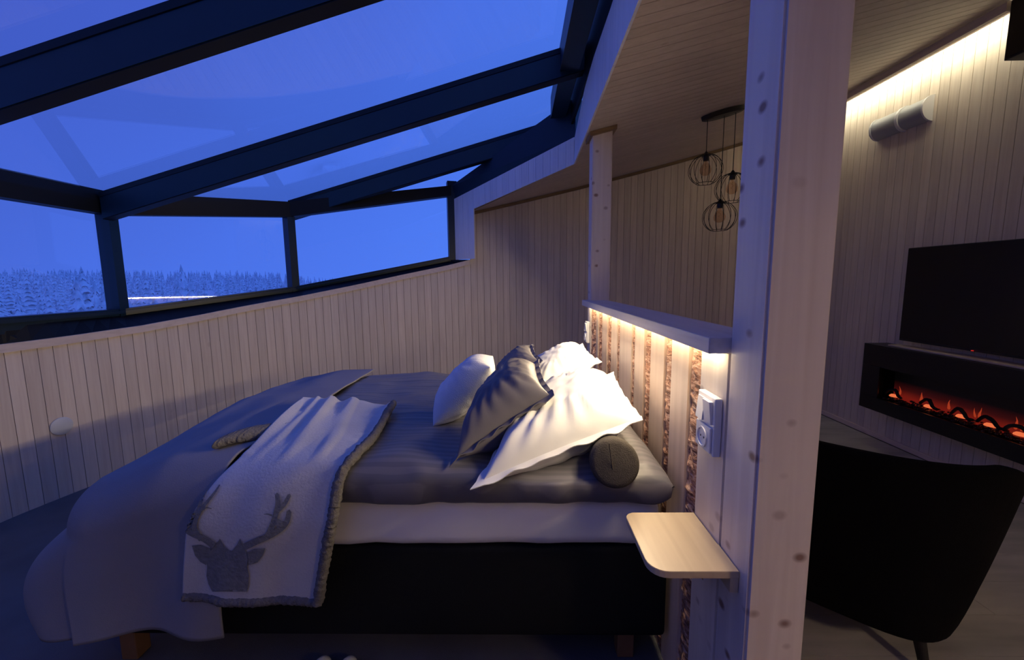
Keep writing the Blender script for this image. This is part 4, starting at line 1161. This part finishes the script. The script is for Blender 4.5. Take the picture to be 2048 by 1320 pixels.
# ember bed and logs
b = bmesh.new()
for k in range(420):
    c_ = Vector((rf.uniform(FX+.03, XR-.06), rf.uniform(oy0+.01, oy1-.01), zf+rf.uniform(-.015, .012))); r_ = rf.uniform(.006, .013)
    bmesh.ops.create_icosphere(b, subdivisions=1, radius=r_, matrix=Matrix.Translation(c_) @ Matrix.Diagonal((1, rf.uniform(.7, 1.3), .7, 1)))
o = keep(obj('ember_bed', b, plain('ember_glass', (.05, .02, .02), .15, 0, .9)), fp); o['kind'] = 'stuff'
cents = [at(1783, 794, X=FX+.07).y, at(1853, 812, X=FX+.07).y, at(1918, 833, X=FX+.07).y, at(1975, 852, X=FX+.07).y, at(2035, 868, X=FX+.07).y]
cents += [cents[-1]-.16*(k+1) for k in range(5)]
for k, cy_ in enumerate(cents):
    keep(smooth(obj('ember', lathe([(0, .018), (.020, .014), (.032, .004), (.034, -.004), (0, -.006)], 14, None, Matrix.Translation((FX+.085, cy_, zf+.020)) @ Matrix.Diagonal((.6, 1, 1, 1))), M_em), 180), fp)
    pts = []
    for j in range(13):
        f = j/12; yy_ = cy_+.065-.15*f; zz_ = zf+.022+.050*math.sin(math.pi*min(1, f*1.25))*(1 if f < .8 else .8)+.012*nz3((f*4, k*3, 0))
        pts.append((FX+.075+.012*math.sin(f*4+k), yy_, zz_+.004))
    def rr(i_, q_, k=k): return .0125*(1-.5*abs(i_/12-.5))*(1+.25*nz3((i_*.9, q_*1.3, k)))
    keep(smooth(obj('log', tube(pts, .012, 9, rr=rr), M_log), 180), fp)

# ------------------------------------------------------------------ black tub chair in the right foreground
CX, CY = 1.40, 1.65
chr_ = empty('tub_chair', (CX, CY, 0)); tag(chr_, 'black upholstered tub chair seen from behind, right of the big post', 'chair')
FA = math.radians(48)                       # direction the chair faces
def rotc_(x, y): return CX+x*math.cos(FA)-y*math.sin(FA), CY+x*math.sin(FA)+y*math.cos(FA)
# shell path: from left arm front, round the back, to right arm front (local x forward)
def shell(u, v, off):
    a_ = lerp(-2.6, 2.6, u)              # 0 = back centre
    zb, zt = .17, .805
    arm = max(0, (abs(a_)-1.0)/1.35)
    top = lerp(zt, .60, arm**1.1); ex_ = lerp(.55, .85, v); z = lerp(zb, top, v)
    w = lerp(.31, .45, v**.8)-off; d = lerp(.36, .38, v**.9)-off
    x = -d*math.copysign(abs(math.cos(a_))**ex_, math.cos(a_)); y = w*math.copysign(abs(math.sin(a_))**ex_, math.sin(a_))
    if math.cos(a_) < 0: x *= .8
    X, Y_ = rotc_(x, y); return Vector((X, Y_, z))
b = bmesh.new(); nu, nv = 48, 14; O_ = [[b.verts.new(shell(i/nu, j/nv, 0)) for j in range(nv+1)] for i in range(nu+1)]; I_ = [[b.verts.new(shell(i/nu, j/nv, .05)) for j in range(nv+1)] for i in range(nu+1)]
for i in range(nu):
    for j in range(nv):
        b.faces.new((O_[i][j], O_[i+1][j], O_[i+1][j+1], O_[i][j+1])); b.faces.new((I_[i][j+1], I_[i+1][j+1], I_[i+1][j], I_[i][j]))
    b.faces.new((O_[i][nv], O_[i+1][nv], I_[i+1][nv], I_[i][nv])); b.faces.new((I_[i][0], I_[i+1][0], O_[i+1][0], O_[i][0]))
for i in (0, nu):
    for j in range(nv):
        f_ = (O_[i][j], O_[i][j+1], I_[i][j+1], I_[i][j]); b.faces.new(f_)
bmesh.ops.recalc_face_normals(b, faces=b.faces)
o = keep(smooth(obj('backrest', b, M_blackf), 60), chr_); md = o.modifiers.new('round', 'BEVEL'); md.width = .015; md.segments = 2; md.limit_method = 'ANGLE'
sp = [rotc_(.30*math.copysign(abs(math.cos(a_))**.6, math.cos(a_))+.03, .29*math.copysign(abs(math.sin(a_))**.6, math.sin(a_))) for a_ in [2*math.pi*i/36 for i in range(36)]]
keep(smooth(obj('seat', prism(sp, .225, .45, .02), M_blackf), 50), chr_)
for (x, y) in ((-.20, -.20), (-.20, .20), (.22, -.20), (.22, .20)):
    a_ = rotc_(x, y); c_ = rotc_(x*1.25, y*1.25)
    b = tube([(c_[0], c_[1], .005), (a_[0], a_[1], .23)], .02, 10, rr=lambda i_, k_: .014 if i_ == 0 else .024); keep(smooth(obj('leg', b, M_chairleg), 50), chr_)

# ------------------------------------------------------------------ made-up shade and cord for the unseen fill lamp
dl_ = empty('fill_lamp', (1.9, -.8, H+.30)); tag(dl_, 'added hanging fill lamp, unseen behind the camera', 'lamp')
keep(smooth(obj('lamp_shade', lathe([(.05, .22), (.16, .02), (.165, 0), (.155, .02), (.045, .21), (.05, .22)], 28, None, Matrix.Translation((1.9, -.8, H+.27))), M_white), 50), dl_)
keep(obj('cord', tube([(1.9, -.8, H+.47), (1.9, -.8, ceilz(1.9)-.01)], .004, 6), M_black), dl_)
